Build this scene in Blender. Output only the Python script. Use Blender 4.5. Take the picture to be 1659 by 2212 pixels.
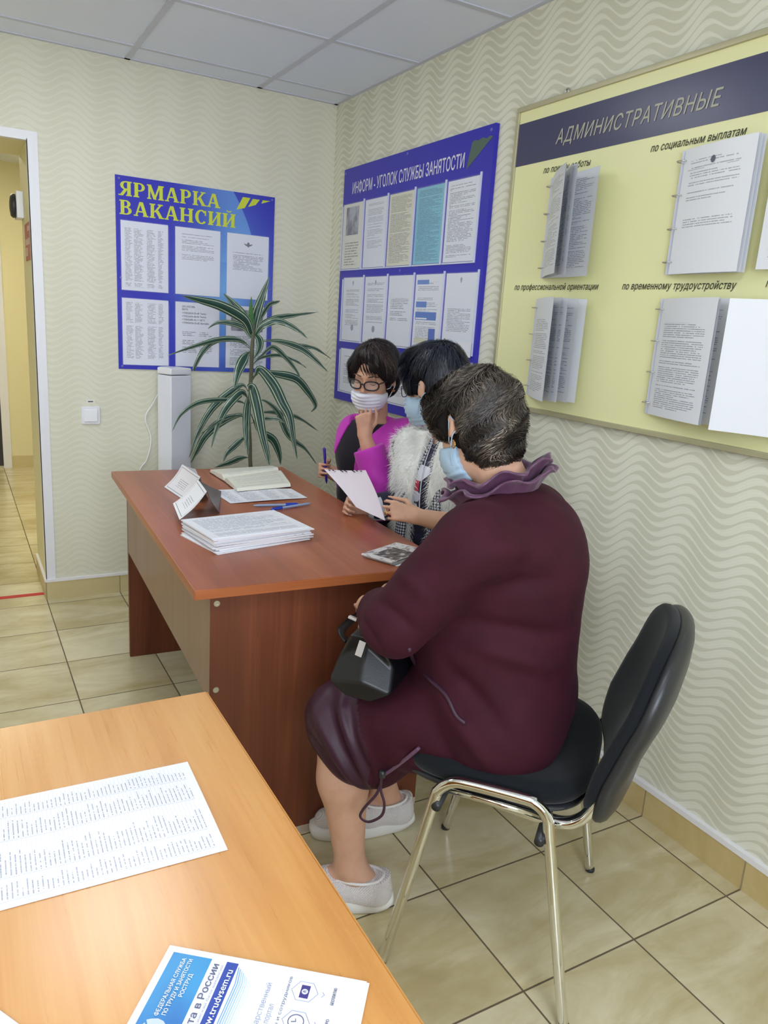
import bpy, bmesh, math, random
import numpy as np
from mathutils import Vector, Matrix

for _o in list(bpy.data.objects):
    bpy.data.objects.remove(_o, do_unlink=True)
SC = bpy.context.scene
COL = SC.collection
rad = math.radians

# ------------------------------------------------------------------ camera
FPX = 1639.12
CAM_POS = np.array([-1.7123, -3.6926, 1.3658])
def _camrot(rx, ry, rz):
    Rx = np.array([[1, 0, 0], [0, math.cos(rx), -math.sin(rx)], [0, math.sin(rx), math.cos(rx)]])
    Rr = np.array([[math.cos(ry), -math.sin(ry), 0], [math.sin(ry), math.cos(ry), 0], [0, 0, 1]])
    Rz = np.array([[math.cos(rz), -math.sin(rz), 0], [math.sin(rz), math.cos(rz), 0], [0, 0, 1]])
    return Rz @ Rx @ Rr
CAM_R = _camrot(1.3277, 0.0659, -0.5222)
cam_data = bpy.data.cameras.new('camera')
cam = bpy.data.objects.new('camera', cam_data)
COL.objects.link(cam)
cam_data.sensor_width = 36.0
cam_data.sensor_fit = 'AUTO'
cam_data.lens = 36.0 * FPX / 2212.0
cam_data.clip_start = 0.02
cam_data.clip_end = 60
_m = Matrix(CAM_R.tolist()).to_4x4()
_m.translation = Vector(CAM_POS)
cam.matrix_world = _m
SC.camera = cam

# ------------------------------------------------------------------ world, exposure
world = bpy.data.worlds.new('world')
SC.world = world
world.use_nodes = True
_bg = world.node_tree.nodes['Background']
_bg.inputs[0].default_value = (0.75, 0.85, 1.0, 1)
_bg.inputs[1].default_value = 0.6
SC.view_settings.view_transform = 'Standard'
SC.view_settings.look = 'None'
SC.view_settings.gamma = 1.0
SC.view_settings.use_curve_mapping = False
SC.view_settings.exposure = -0.02
LAMP = 9.0                      # ceiling lamp emission
LAMP_COL = (0.90, 0.965, 1.03)
CORR_LAMP = 30.0
FILL_WATTS = 80.0                # watts of the added cool fill light behind the camera

# ------------------------------------------------------------------ measuring helpers (only used to find places in the room)
def ray(u, v):
    return CAM_R @ np.array([(u - 829.5) / FPX, -(v - 1106.0) / FPX, -1.0])
def onz(u, v, z): d = ray(u, v); return CAM_POS + d * ((z - CAM_POS[2]) / d[2])
def onx(u, v, x): d = ray(u, v); return CAM_POS + d * ((x - CAM_POS[0]) / d[0])
def ony(u, v, y): d = ray(u, v); return CAM_POS + d * ((y - CAM_POS[1]) / d[1])
def atd(u, v, t): return CAM_POS + ray(u, v) * t

# ------------------------------------------------------------------ object helpers
def lin(c):
    out = []
    for x in c:
        x = x / 255.0
        out.append(x / 12.92 if x <= 0.04045 else ((x + 0.055) / 1.055) ** 2.4)
    return tuple(out) + (1.0,)

def tag(o, label=None, cat=None, group=None, kind=None):
    if label: o['label'] = label
    if cat: o['category'] = cat
    if group: o['group'] = group
    if kind: o['kind'] = kind
    return o

def empty(name, loc=(0, 0, 0), rz=0.0, label=None, cat=None, group=None):
    o = bpy.data.objects.new(name, None)
    COL.objects.link(o)
    o.empty_display_size = 0.05
    o.location = loc
    o.rotation_euler = (0, 0, rz)
    return tag(o, label, cat, group)

class MB:
    """collects shapes into one mesh"""
    def __init__(s): s.v = []; s.f = []; s.uv = []; s.mi = []; s.has_uv = False
    def add(s, vs, fs, uvs=None, mi=0):
        b = len(s.v)
        s.v += [tuple(map(float, p)) for p in vs]
        for k, f in enumerate(fs):
            s.f.append([i + b for i in f]); s.mi.append(mi)
            if uvs is not None:
                s.uv.append([uvs[i] for i in f]); s.has_uv = True
            else:
                s.uv.append([(0, 0)] * len(f))
        return s
    def box(s, lo, hi, M=None, mi=0):
        x0, y0, z0 = lo; x1, y1, z1 = hi
        vs = [(x0,y0,z0),(x1,y0,z0),(x1,y1,z0),(x0,y1,z0),(x0,y0,z1),(x1,y0,z1),(x1,y1,z1),(x0,y1,z1)]
        if M is not None: vs = [M @ Vector(p) for p in vs]
        return s.add(vs, [(0,3,2,1),(4,5,6,7),(0,1,5,4),(1,2,6,5),(2,3,7,6),(3,0,4,7)], mi=mi)
    def tube(s, pts, r, n=10, closed=False, cap=True, flat=None, mi=0):
        pts = [Vector(p) for p in pts]; m = len(pts)
        rs = r if isinstance(r, (list, tuple)) else [r] * m
        rings = []; up = None
        for i in range(m):
            if closed: t = pts[(i+1) % m] - pts[i-1]
            else: t = pts[min(i+1, m-1)] - pts[max(i-1, 0)]
            t = t.normalized() if t.length > 1e-9 else Vector((0, 0, 1))
            if up is None:
                a = Vector((0, 0, 1)) if abs(t.z) < 0.9 else Vector((1, 0, 0))
                up = (a - t * a.dot(t)).normalized()
            else:
                up = up - t * up.dot(t)
                up = up.normalized() if up.length > 1e-6 else t.orthogonal().normalized()
            sd = t.cross(up)
            fx, fy = flat if flat else (1, 1)
            rings.append([pts[i] + (up * math.cos(2*math.pi*k/n) * fx + sd * math.sin(2*math.pi*k/n) * fy) * rs[i] for k in range(n)])
        vs = [p for rg in rings for p in rg]; fs = []
        for i in range(m if closed else m - 1):
            a = i * n; b = ((i+1) % m) * n
            for k in range(n):
                fs.append((a+k, a+(k+1) % n, b+(k+1) % n, b+k))
        if cap and not closed:
            fs.append(tuple(reversed(range(n)))); fs.append(tuple((m-1)*n + k for k in range(n)))
        return s.add(vs, fs, mi=mi)
    def lathe(s, prof, n=24, M=None, mi=0):
        vs = []; fs = []; m = len(prof)
        for r, z in prof:
            for k in range(n):
                a = 2*math.pi*k/n
                p = Vector((r*math.cos(a), r*math.sin(a), z)); vs.append(M @ p if M is not None else p)
        for i in range(m-1):
            for k in range(n):
                fs.append((i*n+k, i*n+(k+1) % n, (i+1)*n+(k+1) % n, (i+1)*n+k))
        fs.append(tuple(reversed(range(n)))); fs.append(tuple((m-1)*n+k for k in range(n)))
        return s.add(vs, fs, mi=mi)
    def poly(s, pts, ext=None, mi=0):
        n = len(pts)
        if ext is None: return s.add(pts, [tuple(range(n))], mi=mi)
        e = Vector(ext)
        vs = list(pts) + [Vector(p) + e for p in pts]
        fs = [tuple(reversed(range(n))), tuple(range(n, 2*n))] + [(i, (i+1) % n, (i+1) % n + n, i + n) for i in range(n)]
        return s.add(vs, fs, mi=mi)
    def surf(s, fn, nu, nv, uv=None, mi=0):
        vs = []; uvs = []
        for j in range(nv+1):
            for i in range(nu+1):
                vs.append(fn(i/nu, j/nv)); uvs.append((i/nu, j/nv) if uv is None else uv(i/nu, j/nv))
        fs = [(j*(nu+1)+i, j*(nu+1)+i+1, (j+1)*(nu+1)+i+1, (j+1)*(nu+1)+i) for j in range(nv) for i in range(nu)]
        return s.add(vs, fs, uvs, mi=mi)
    def build(s, name, mat, parent=None, smooth=False, bevel=0, solid=0, subsurf=0, fixn=True, segs=2):
        me = bpy.data.meshes.new(name)
        me.from_pydata(s.v, [], s.f)
        if s.has_uv:
            l = me.uv_layers.new(name='UVMap')
            l.data.foreach_set('uv', [c for f in s.uv for p in f for c in p])
        for m_ in (mat if isinstance(mat, (list, tuple)) else [mat]): me.materials.append(m_)
        me.polygons.foreach_set('material_index', s.mi)
        if smooth: me.polygons.foreach_set('use_smooth', [True] * len(me.polygons))
        me.update()
        if fixn:
            b = bmesh.new(); b.from_mesh(me); bmesh.ops.recalc_face_normals(b, faces=b.faces); b.to_mesh(me); b.free()
        o = bpy.data.objects.new(name, me)
        COL.objects.link(o)
        if parent is not None: o.parent = parent
        if solid:
            q = o.modifiers.new('solid', 'SOLIDIFY'); q.thickness = solid; q.offset = 0
        if subsurf:
            q = o.modifiers.new('sub', 'SUBSURF'); q.levels = q.render_levels = subsurf
        if bevel:
            q = o.modifiers.new('bevel', 'BEVEL'); q.width = bevel; q.segments = segs; q.limit_method = 'ANGLE'; q.angle_limit = rad(40)
            me.polygons.foreach_set('use_smooth', [True] * len(me.polygons))
            q2 = o.modifiers.new('wn', 'WEIGHTED_NORMAL'); q2.keep_sharp = True
        return o

def copy_tree(o, parent=None):
    c = o.copy(); COL.objects.link(c)
    if parent is not None: c.parent = parent
    for ch in list(o.children): copy_tree(ch, c)
    return c

def smooth_path(pts, n=8, closed=False):
    """Catmull-Rom through the points"""
    P = [Vector(p) for p in pts]; out = []; m = len(P)
    for i in range(m if closed else m - 1):
        if closed: p0, p1, p2, p3 = P[i-1], P[i], P[(i+1) % m], P[(i+2) % m]
        else: p0, p1, p2, p3 = P[max(i-1, 0)], P[i], P[i+1], P[min(i+2, m-1)]
        for k in range(n):
            t = k / n
            out.append(0.5*((2*p1) + (-p0+p2)*t + (2*p0-5*p1+4*p2-p3)*t*t + (-p0+3*p1-3*p2+p3)*t**3))
    if not closed: out.append(P[-1])
    return out

# ------------------------------------------------------------------ materials
class NT:
    def __init__(s, name):
        s.mat = bpy.data.materials.new(name); s.mat.use_nodes = True
        s.t = s.mat.node_tree
        s.b = s.t.nodes['Principled BSDF']
    def put(s, sock, v):
        if hasattr(v, 'default_value') or isinstance(v, bpy.types.NodeSocket): s.t.links.new(v, sock)
        elif v is not None: sock.default_value = v
    def n(s, typ, ins=(), out=0, **kw):
        nd = s.t.nodes.new(typ)
        for k, v in kw.items(): setattr(nd, k, v)
        for k, v in (ins.items() if isinstance(ins, dict) else enumerate(ins)): s.put(nd.inputs[k], v)
        return nd.outputs[out]
    def m(s, op, *a): return s.n('ShaderNodeMath', a, operation=op)
    def add(s, a, b): return s.m('ADD', a, b)
    def sub(s, a, b): return s.m('SUBTRACT', a, b)
    def mul(s, a, b): return s.m('MULTIPLY', a, b)
    def gt(s, a, b): return s.m('GREATER_THAN', a, b)
    def lt(s, a, b): return s.m('LESS_THAN', a, b)
    def floor(s, a): return s.m('FLOOR', a)
    def fract(s, a): return s.m('FRACT', a)
    def sin(s, a): return s.m('SINE', a)
    def between(s, a, lo, hi): return s.mul(s.gt(a, lo), s.lt(a, hi))
    def sstep(s, x, lo, hi): return s.n('ShaderNodeMapRange', {0: x, 1: lo, 2: hi, 3: 0.0, 4: 1.0}, interpolation_type='SMOOTHSTEP')
    def mix(s, f, a, b): return s.n('ShaderNodeMix', {0: f, 6: a, 7: b}, out=2, data_type='RGBA')
    def xyz(s, x=0.0, y=0.0, z=0.0): return s.n('ShaderNodeCombineXYZ', (x, y, z))
    def sep(s, v): 
        nd = s.t.nodes.new('ShaderNodeSeparateXYZ'); s.put(nd.inputs[0], v); return nd.outputs
    def obj(s): return s.n('ShaderNodeTexCoord', out=3)
    def uv(s): return s.n('ShaderNodeTexCoord', out=2)
    def noise(s, vec, scale=5.0, detail=2.0, rough=0.5, dim='3D', dist=0.0):
        return s.n('ShaderNodeTexNoise', {'Vector': vec, 'Scale': scale, 'Detail': detail, 'Roughness': rough, 'Distortion': dist}, noise_dimensions=dim)
    def white(s, vec): return s.n('ShaderNodeTexWhiteNoise', {'Vector': vec}, noise_dimensions='3D')
    def ramp(s, f, stops):
        nd = s.t.nodes.new('ShaderNodeValToRGB'); s.put(nd.inputs[0], f)
        e = nd.color_ramp.elements
        while len(e) < len(stops): e.new(0.5)
        for k, (p, c) in enumerate(stops): e[k].position = p; e[k].color = c
        return nd.outputs[0]
    def bump(s, h, strength=0.3, dist=0.01): 
        o = s.n('ShaderNodeBump', {'Height': h, 'Strength': strength, 'Distance': dist}); s.t.links.new(o, s.b.inputs['Normal']); return o
    def set(s, **kw):
        nm = {'col': 'Base Color', 'rough': 'Roughness', 'metal': 'Metallic', 'spec': 'Specular IOR Level', 'coat': 'Coat Weight', 'coatr': 'Coat Roughness',
              'sheen': 'Sheen Weight', 'sheenr': 'Sheen Roughness', 'alpha': 'Alpha', 'sss': 'Subsurface Weight', 'trans': 'Transmission Weight', 'ecol': 'Emission Color', 'estr': 'Emission Strength', 'sheent': 'Sheen Tint', 'ssss': 'Subsurface Scale'}
        for k, v in kw.items(): s.put(s.b.inputs[nm[k]], v)
        return s.mat

def plain(name, rgb, rough=0.5, **kw):
    return NT(name).set(col=lin(rgb), rough=rough, **kw)

def wallpaper(name, c1, c2, contrast=1.0, bumpst=0.25):
    t = NT(name); x, y, z = t.sep(t.obj())
    h = t.add(x, y)
    wob = t.noise(t.xyz(t.mul(h, 2.0), 0.0, t.mul(z, 2.0)), 1.0, 1.0)
    a = t.mul(h, 2*math.pi/0.19)
    s1 = t.sin(t.add(a, t.mul(wob, 2.5)))
    ph = t.add(t.mul(z, 1/0.0285), t.mul(s1, 0.72))
    ph = t.add(ph, t.mul(t.sin(t.add(t.mul(h, 2*math.pi/0.51), 1.3)), 0.5))
    fr = t.fract(ph)
    tri = t.m('ABSOLUTE', t.sub(t.mul(fr, 2.0), 1.0))
    thr = t.add(0.5, t.mul(t.sin(t.add(a, t.add(1.9, t.mul(wob, 2.5)))), 0.30))
    band = t.n('ShaderNodeMapRange', {0: t.sub(tri, thr), 1: -0.10, 2: 0.10, 3: 0.0, 4: 1.0}, interpolation_type='SMOOTHSTEP')
    fine = t.m('ABSOLUTE', t.sin(t.mul(ph, 3*math.pi)))
    fine = t.mul(t.lt(fine, 0.22), 0.35)
    col = t.mix(t.mul(t.m('MINIMUM', t.add(band, fine), 1.0), contrast), lin(c1), lin(c2))
    t.bump(t.sub(1.0, band), bumpst, 0.002)
    return t.set(col=col, rough=0.62, spec=0.3)

def tile_mat(name, gx, gy, s, c_lo, c_hi, grout, rough=0.22, vertical=None):
    t = NT(name); x, y, z = t.sep(t.obj())
    if vertical is None:
        a = t.m('DIVIDE', t.sub(x, gx), s); b = t.m('DIVIDE', t.sub(y, gy), s)
    else:
        a = t.m('DIVIDE', t.sub(x, gx), s); b = t.m('DIVIDE', t.sub(y, gy), s)
        if vertical == 'y': a = 0.5
        else: b = 0.5
    g = 0.0
    ms = []
    for q in (a, b):
        if isinstance(q, float): continue
        fr = t.fract(q); ed = t.m('MINIMUM', fr, t.sub(1.0, fr)); ms.append(t.sub(1.0, t.sstep(ed, 0.0045, 0.009)))
    gm = ms[0] if len(ms) == 1 else t.m('MAXIMUM', ms[0], ms[1])
    rnd = t.white(t.xyz(t.floor(a) if not isinstance(a, float) else 0.0, t.floor(b) if not isinstance(b, float) else 0.0, 0.0))
    off = t.mul(rnd, 13.0)
    v = t.xyz(t.add(t.mul(x, 2.0), off), t.add(t.mul(y, 6.0), off), t.mul(z, 4.0))
    n1 = t.noise(v, 1.2, 5.0, 0.62, dist=0.7)
    n2 = t.noise(t.obj(), 22.0, 3.0)
    f = t.add(t.mul(n1, 0.75), t.add(t.mul(n2, 0.1), t.mul(rnd, 0.15)))
    base = t.mix(t.sstep(f, 0.3, 0.7), lin(c_lo), lin(c_hi))
    col = t.mix(gm, base, lin(grout))
    t.bump(t.sub(1.0, gm), 0.4, 0.002)
    return t.set(col=col, rough=t.add(rough, t.mul(gm, 0.5)), spec=0.45)

def wood(name, c_lo, c_mid, c_hi, axis='y', scale=1.0, rough=0.3, coat=0.0, spec=0.5):
    t = NT(name); x, y, z = t.sep(t.obj())
    k = {'x': (1.2, 16, 16), 'y': (16, 1.2, 16), 'z': (16, 16, 1.0)}[axis]
    v = t.xyz(t.mul(x, k[0]*scale), t.mul(y, k[1]*scale), t.mul(z, k[2]*scale))
    n1 = t.noise(v, 1.0, 4.0, 0.6, dist=0.6)
    k2 = {'x': (4, 160, 160), 'y': (160, 4, 160), 'z': (160, 160, 4)}[axis]
    v2 = t.xyz(t.mul(x, k2[0]*scale), t.mul(y, k2[1]*scale), t.mul(z, k2[2]*scale))
    n2 = t.noise(v2, 1.0, 2.0, 0.6)
    f = t.add(t.mul(n1, 0.75), t.mul(n2, 0.25))
    col = t.ramp(f, [(0.33, lin(c_lo)), (0.5, lin(c_mid)), (0.66, lin(c_hi))])
    return t.set(col=col, rough=t.add(rough, t.mul(n2, 0.06)), spec=spec, coat=coat, coatr=rough)

def doc(name, paper=(240, 241, 246), ink=(90, 92, 104), rows=42, l=.1, r=.9, t0=.08, b0=.92, wf=26.0, cols=None, gap=0.12, seed=1.0, pic=None, rules=None, lw=(0.25, 0.68), picc=(120, 124, 140), rough=0.35, rag=.25, grid=False, blocks=()):
    """printed sheet: lines of tiny illegible print over the UV square (v runs upward)"""
    t = NT(name); u, v, _ = t.sep(t.uv())
    vv = t.sub(1.0, v)
    rv = t.mul(vv, float(rows)); rid = t.floor(rv); fr = t.fract(rv)
    line = t.between(fr, lw[0], lw[1])
    word = t.gt(t.noise(t.xyz(t.mul(u, wf), t.mul(rid, 3.71), seed), 1.0, 2.0, 0.7), 0.42)
    rr = t.white(t.xyz(rid, seed, 0.0))
    keep = t.gt(t.white(t.xyz(rid, seed, 5.0)), gap)
    if cols:
        msk = None
        for k, (a, b) in enumerate(cols):
            e = t.sub(b, t.mul(t.white(t.xyz(rid, seed, 10.0 + k)), (b - a) * 0.45))
            q = t.between(u, a, e)
            msk = q if msk is None else t.m('MAXIMUM', msk, q)
    else:
        e = t.sub(r, t.mul(t.m('POWER', rr, 4.0), (r - l) * rag * 2))
        msk = t.between(u, l, e)
    mk = t.mul(t.mul(line, word), t.mul(t.mul(msk, keep), t.between(vv, t0, b0)))
    let = t.noise(t.xyz(t.mul(u, wf*9.0), t.mul(rid, 5.3), seed), 1.0, 1.0)
    mk = t.mul(mk, t.add(.45, t.mul(t.sstep(let, .35, .6), .5)))
    if grid:
        gl = t.m('MAXIMUM', t.mul(t.lt(fr, 0.08), t.between(u, l-.02, r+.02)), 0.0)
        for a, b in cols: gl = t.m('MAXIMUM', gl, t.between(u, a-.014, a-.008))
        mk = t.m('MAXIMUM', mk, t.mul(t.mul(gl, t.between(vv, t0, b0)), 0.35))
    if pic:
        inn = t.mul(t.between(u, pic[0], pic[1]), t.between(vv, pic[2], pic[3]))
        mk = t.mul(mk, t.sub(1.0, inn))
    col = t.mix(mk, lin(paper), lin(ink))
    if pic:
        pc = t.mix(t.sstep(t.noise(t.xyz(u, v, seed), 5.0, 3.0), 0.35, 0.65), lin(picc), lin(tuple(min(255, c + 70) for c in picc)))
        col = t.mix(inn, col, pc)
    for (a, b, c, d, rgb) in blocks:
        col = t.mix(t.mul(t.between(u, a, b), t.between(vv, c, d)), col, lin(rgb))
    return t.set(col=col, rough=rough, spec=0.4)

def text_shapes(body, space=1.0):
    """outlines of the built-in lettering, filled (its letters overlap themselves): list of (points, triangles)"""
    c = bpy.data.curves.new('txt', 'FONT')
    c.body = body; c.size = 1.0; c.space_character = space; c.resolution_u = 3; c.fill_mode = 'NONE'
    o = bpy.data.objects.new('txt', c); COL.objects.link(o)
    dg = bpy.context.evaluated_depsgraph_get(); dg.update()
    me = bpy.data.meshes.new_from_object(o.evaluated_get(dg))
    co = [tuple(v.co[:2]) for v in me.vertices]; nb = {}
    for e in me.edges:
        i, j = e.vertices; nb.setdefault(i, []).append(j); nb.setdefault(j, []).append(i)
    bpy.data.objects.remove(o, do_unlink=True); bpy.data.curves.remove(c); bpy.data.meshes.remove(me)
    seen = set(); loops = []
    for i in sorted(nb):
        if i in seen: continue
        lp = [i]; seen.add(i); cur = i
        while True:
            nx = [j for j in nb[cur] if j not in seen]
            if not nx: break
            cur = min(nx) if len(lp) == 1 else nx[0]; seen.add(cur); lp.append(cur)
        if len(lp) > 2: loops.append([co[k] for k in lp])
    # join all outlines in one triangulation and keep what the outlines wind around
    from mathutils.geometry import delaunay_2d_cdt
    pts = [Vector(p) for L in loops for p in L]; ed = []; k0 = 0
    for L in loops: ed += [(k0+i, k0+(i+1) % len(L)) for i in range(len(L))]; k0 += len(L)
    vc, _, fc, _, _, _ = delaunay_2d_cdt(pts, ed, [], 0, 1e-6)
    vc = np.array([tuple(v) for v in vc]); fc = np.array([list(f) for f in fc if len(f) == 3])
    M = vc[fc].mean(1); wn = np.zeros(len(M), int)
    for i, j in ed:
        (x0, y0), (x1, y1) = pts[i], pts[j]; s = (x1-x0)*(M[:, 1]-y0) - (M[:, 0]-x0)*(y1-y0)
        wn += ((y0 <= M[:, 1]) & (M[:, 1] < y1) & (s > 0)).astype(int) - ((y1 <= M[:, 1]) & (M[:, 1] < y0) & (s < 0)).astype(int)
    return [(vc, fc[wn != 0].tolist())]

def place_text(body, p0, p1, height, normal, mat, parent, name='lettering', shear=0.0, offset=0.0, lift=0.0005, space=1.0, fit=True):
    """write body from p0 to p1 (baseline), capitals of the given height, facing normal"""
    S = text_shapes(body, space); cap = 0.73
    p0 = np.array(p0, float); p1 = np.array(p1, float)
    ex = p1 - p0; W = np.linalg.norm(ex); ex = ex / W
    nz = np.array(normal, float); nz /= np.linalg.norm(nz)
    ey = np.cross(nz, ex)
    S = [(np.stack([c[:, 0] + shear*c[:, 1], c[:, 1]], 1), f) for c, f in S]
    w0 = min(c[:, 0].min() for c, f in S); w1 = max(c[:, 0].max() for c, f in S)
    sx = (W / (w1 - w0)) if fit else height / cap
    b = offset*height/cap; VS = []; FS = []; k = 0
    for dx, dy in (((0, 0), (-b, 0), (b, 0), (0, b), (0, -b)) if offset else ((0, 0),)):
        for n, (c, f) in enumerate(S):
            P = p0 + np.outer((c[:, 0] - w0)*sx + dx, ex) + np.outer(c[:, 1]*height/cap + dy, ey) + nz*(lift + 2.5e-5*(k*3 + n % 3))
            o_ = len(VS); VS += P.tolist(); FS += [[i + o_ for i in t] for t in f]
        k += 1
    m2 = bpy.data.meshes.new(name); m2.from_pydata(VS, [], FS)
    m2.materials.append(mat); m2.update()
    o = bpy.data.objects.new(name, m2); COL.objects.link(o)
    if parent is not None: o.parent = parent
    return o
# ================================================================== THE ROOM
H = 2.382
XL, YF, YC = -3.4, -5.2, 3.24          # left wall, wall behind the camera, end of the corridor
DOOR_X = -1.385; DOOR_L = -2.35; DOOR_H = 2.006; WT = 0.425
TS, GX, GY = 0.3316, -0.0664, -2.386

M_paper_r = wallpaper('wallpaper_right', (232, 230, 212), (213, 211, 190), 1.0, 0.15)
M_paper_b = wallpaper('wallpaper_back', (226, 223, 205), (213, 210, 188), 0.5, 0.10)  # same paper as the right wall; its weaker sheen is put into the colours
M_cream = plain('cream_paint', (234, 226, 184), 0.6)
M_white_plastic = plain('white_plastic', (232, 232, 238), 0.35)
M_ceiling = NT('ceiling_tile')
_v = M_ceiling.noise(M_ceiling.obj(), 90.0, 2.0)
M_ceiling.bump(_v, 0.15, 0.002)
M_ceiling = M_ceiling.set(col=lin((234, 240, 255)), rough=0.9, spec=0.1)
M_grid = plain('ceiling_grid_metal', (205, 208, 222), 0.5)
M_floor = tile_mat('floor_tile', GX, GY, TS, (190, 174, 128), (226, 217, 184), (104, 92, 70), 0.2)
M_base_r = tile_mat('skirting_tile_right', GX, GY, TS, (196, 172, 116), (214, 194, 142), (160, 144, 112), 0.3, 'y')
M_base_b = tile_mat('skirting_tile_back', GX, GY, TS, (204, 188, 138), (216, 203, 160), (160, 144, 112), 0.3, 'x')
M_cap = plain('white_cap_strip', (238, 236, 238), 0.45)
M_red = plain('red_tape', (200, 36, 46), 0.4)
M_black_door = plain('dark_door', (40, 36, 36), 0.4)

def struct(name, mb, mat, label, **kw):
    return tag(mb.build(name, mat, **kw), label, None, None, 'structure')

struct('floor', MB().box((XL-.1, YF-.1, -.1), (0.1, YC+.1, 0)), M_floor, 'beige ceramic tile floor with dark joints')
struct('ceiling', MB().box((XL-.1, YF-.1, H), (0.1, YC+.1, H+.1)), M_ceiling, 'white suspended ceiling of square panels')
g = MB(); GC = 0.5876
for k in range(0, 6):
    x = -0.40 - k*GC
    g.box((x-.012, YF, H-.004), (x+.012, -.002, H+.001))
for k in range(0, 9):
    y = -0.19 - k*GC
    g.box((XL, y-.012, H-.0035), (-.002, y+.012, H+.001))
g.box((XL, -.02, H-.004), (0, 0, H+.001)); g.box((-.02, YF, H-.004), (0, 0, H+.001))
struct('trim_1', g, M_grid, 'metal grid of the suspended ceiling')
struct('wall_right', MB().box((0, YF-.1, -.05), (.12, WT, H+.05)), M_paper_r, 'right wall with embossed wavy cream wallpaper')
wb = MB(); wb.box((DOOR_X, 0, -.05), (.05, WT, H+.05)); wb.box((DOOR_L, 0, DOOR_H), (DOOR_X, WT, H+.05)); wb.box((XL-.1, 0, -.05), (DOOR_L, WT, H+.05))
struct('wall_back', wb, M_paper_b, 'back wall with pale wavy wallpaper and doorway')
rv = MB(); rv.box((DOOR_X-.003, .002, .09), (DOOR_X, WT, DOOR_H)); rv.box((DOOR_L, .002, DOOR_H-.003), (DOOR_X, WT, DOOR_H))
struct('trim_2', rv, M_cream, 'cream lining of the doorway reveal')
tr = MB(); tr.box((DOOR_X-.006, -.004, .09), (DOOR_X+.036, .0, DOOR_H+.03)); tr.box((DOOR_X-.006, -.004, .09), (DOOR_X-.003, .03, DOOR_H))
tr.box((DOOR_L, -.004, DOOR_H-.003), (DOOR_X-.006, 0, DOOR_H+.03)); tr.box((DOOR_L, -.004, DOOR_H-.006), (DOOR_X-.006, .03, DOOR_H-.003))
struct('trim_3', tr, M_white_plastic, 'white corner moulding around the doorway')
struct('wall_left', MB().box((XL-.12, YF-.1, -.05), (XL, YC+.1, H+.05)), M_paper_b, 'left wall, out of the picture')
# wall behind the camera, with a window added for the fill light
wf = MB(); WX0, WX1, WZ0, WZ1 = -2.9, -1.1, 0.9, 2.15
wf.box((XL-.1, YF-.15, -.05), (WX0, YF, H+.05)); wf.box((WX1, YF-.15, -.05), (.1, YF, H+.05))
wf.box((WX0, YF-.15, -.05), (WX1, YF, WZ0)); wf.box((WX0, YF-.15, WZ1), (WX1, YF, H+.05))
struct('wall_front', wf, M_paper_b, 'wall behind the camera with an opening added for the fill light')
wn = MB()
for a, b in ((WX0, WX0+.06), (WX1-.06, WX1), ((WX0+WX1)/2-.04, (WX0+WX1)/2+.04)): wn.box((a, YF-.12, WZ0), (b, YF-.06, WZ1))
for a, b in ((WZ0, WZ0+.06), (WZ1-.06, WZ1)): wn.box((WX0, YF-.119, a), (WX1, YF-.061, b))
struct('added_window_1', wn, M_white_plastic, 'white window frame added around the fill light behind the camera')
day = bpy.data.lights.new('added_fill', 'AREA'); day.shape = 'RECTANGLE'; day.size = WX1-WX0-.1; day.size_y = WZ1-WZ0-.1  # area light added to lift the ceiling, shaped as a window
day.energy = FILL_WATTS; day.color = (0.80, 0.88, 1.0)
fillo = bpy.data.objects.new('added_fill', day); COL.objects.link(fillo)
fillo.location = ((WX0+WX1)/2, YF-.16, (WZ0+WZ1)/2); fillo.rotation_euler = (rad(90), 0, 0)
tag(fillo, 'cool fill light added at the window opening behind the camera', 'light')
# corridor beyond the doorway
struct('wall_corridor', MB().box((XL-.1, YC, -.05), (.1, YC+.1, H+.05)), M_cream, 'cream end wall of the corridor')
struct('wall_corridor_right', MB().box((-.7, WT, -.05), (-.6, YC, H+.05)), M_cream, 'cream side wall of the corridor')
struct('baseboard_corridor', MB().box((-1.33, YC-.012, 0), (-.7, YC, .10)), M_base_b, 'tile skirting at the end of the corridor')
struct('trim_4', MB().box((-1.392, YC-.02, 0), (-1.33, YC, 2.12)), M_white_plastic, 'white casing of the dark corridor door')
dd = MB().box((-2.25, YC-.012, 0.02), (-1.392, YC, 2.1))
dd = struct('door_1', dd, M_black_door, 'dark door at the end of the corridor')
# skirting
bl = MB().box((-.012, YF, 0), (0, 0, .088)); struct('baseboard_right', bl, M_base_r, 'beige tile skirting along the right wall')
struct('trim_5', MB().box((-.015, YF, .088), (0, 0, .104)), M_cap, 'white strip on top of the right skirting')
bl = MB().box((DOOR_X-.010, -.012, 0), (0, 0, .088)); struct('baseboard_back', bl, M_base_b, 'beige tile skirting along the back wall')
struct('trim_6', MB().box((DOOR_X-.012, -.015, .088), (0, 0, .1)), M_cap, 'white strip on top of the back skirting')
struct('baseboard_reveal', MB().box((DOOR_X-.012, 0, 0), (DOOR_X, WT, .088)), M_base_r, 'tile skirting in the doorway reveal')
struct('trim_7', MB().box((DOOR_X-.014, 0, .088), (DOOR_X, WT, .1)), M_cap, 'white strip on the skirting in the doorway')
tag(MB().box((DOOR_L, .065, .0002), (DOOR_X-.013, .1, .0012)).build('floor_tape', M_red), 'red tape stripe across the tiled floor in the doorway', 'tape')


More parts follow.
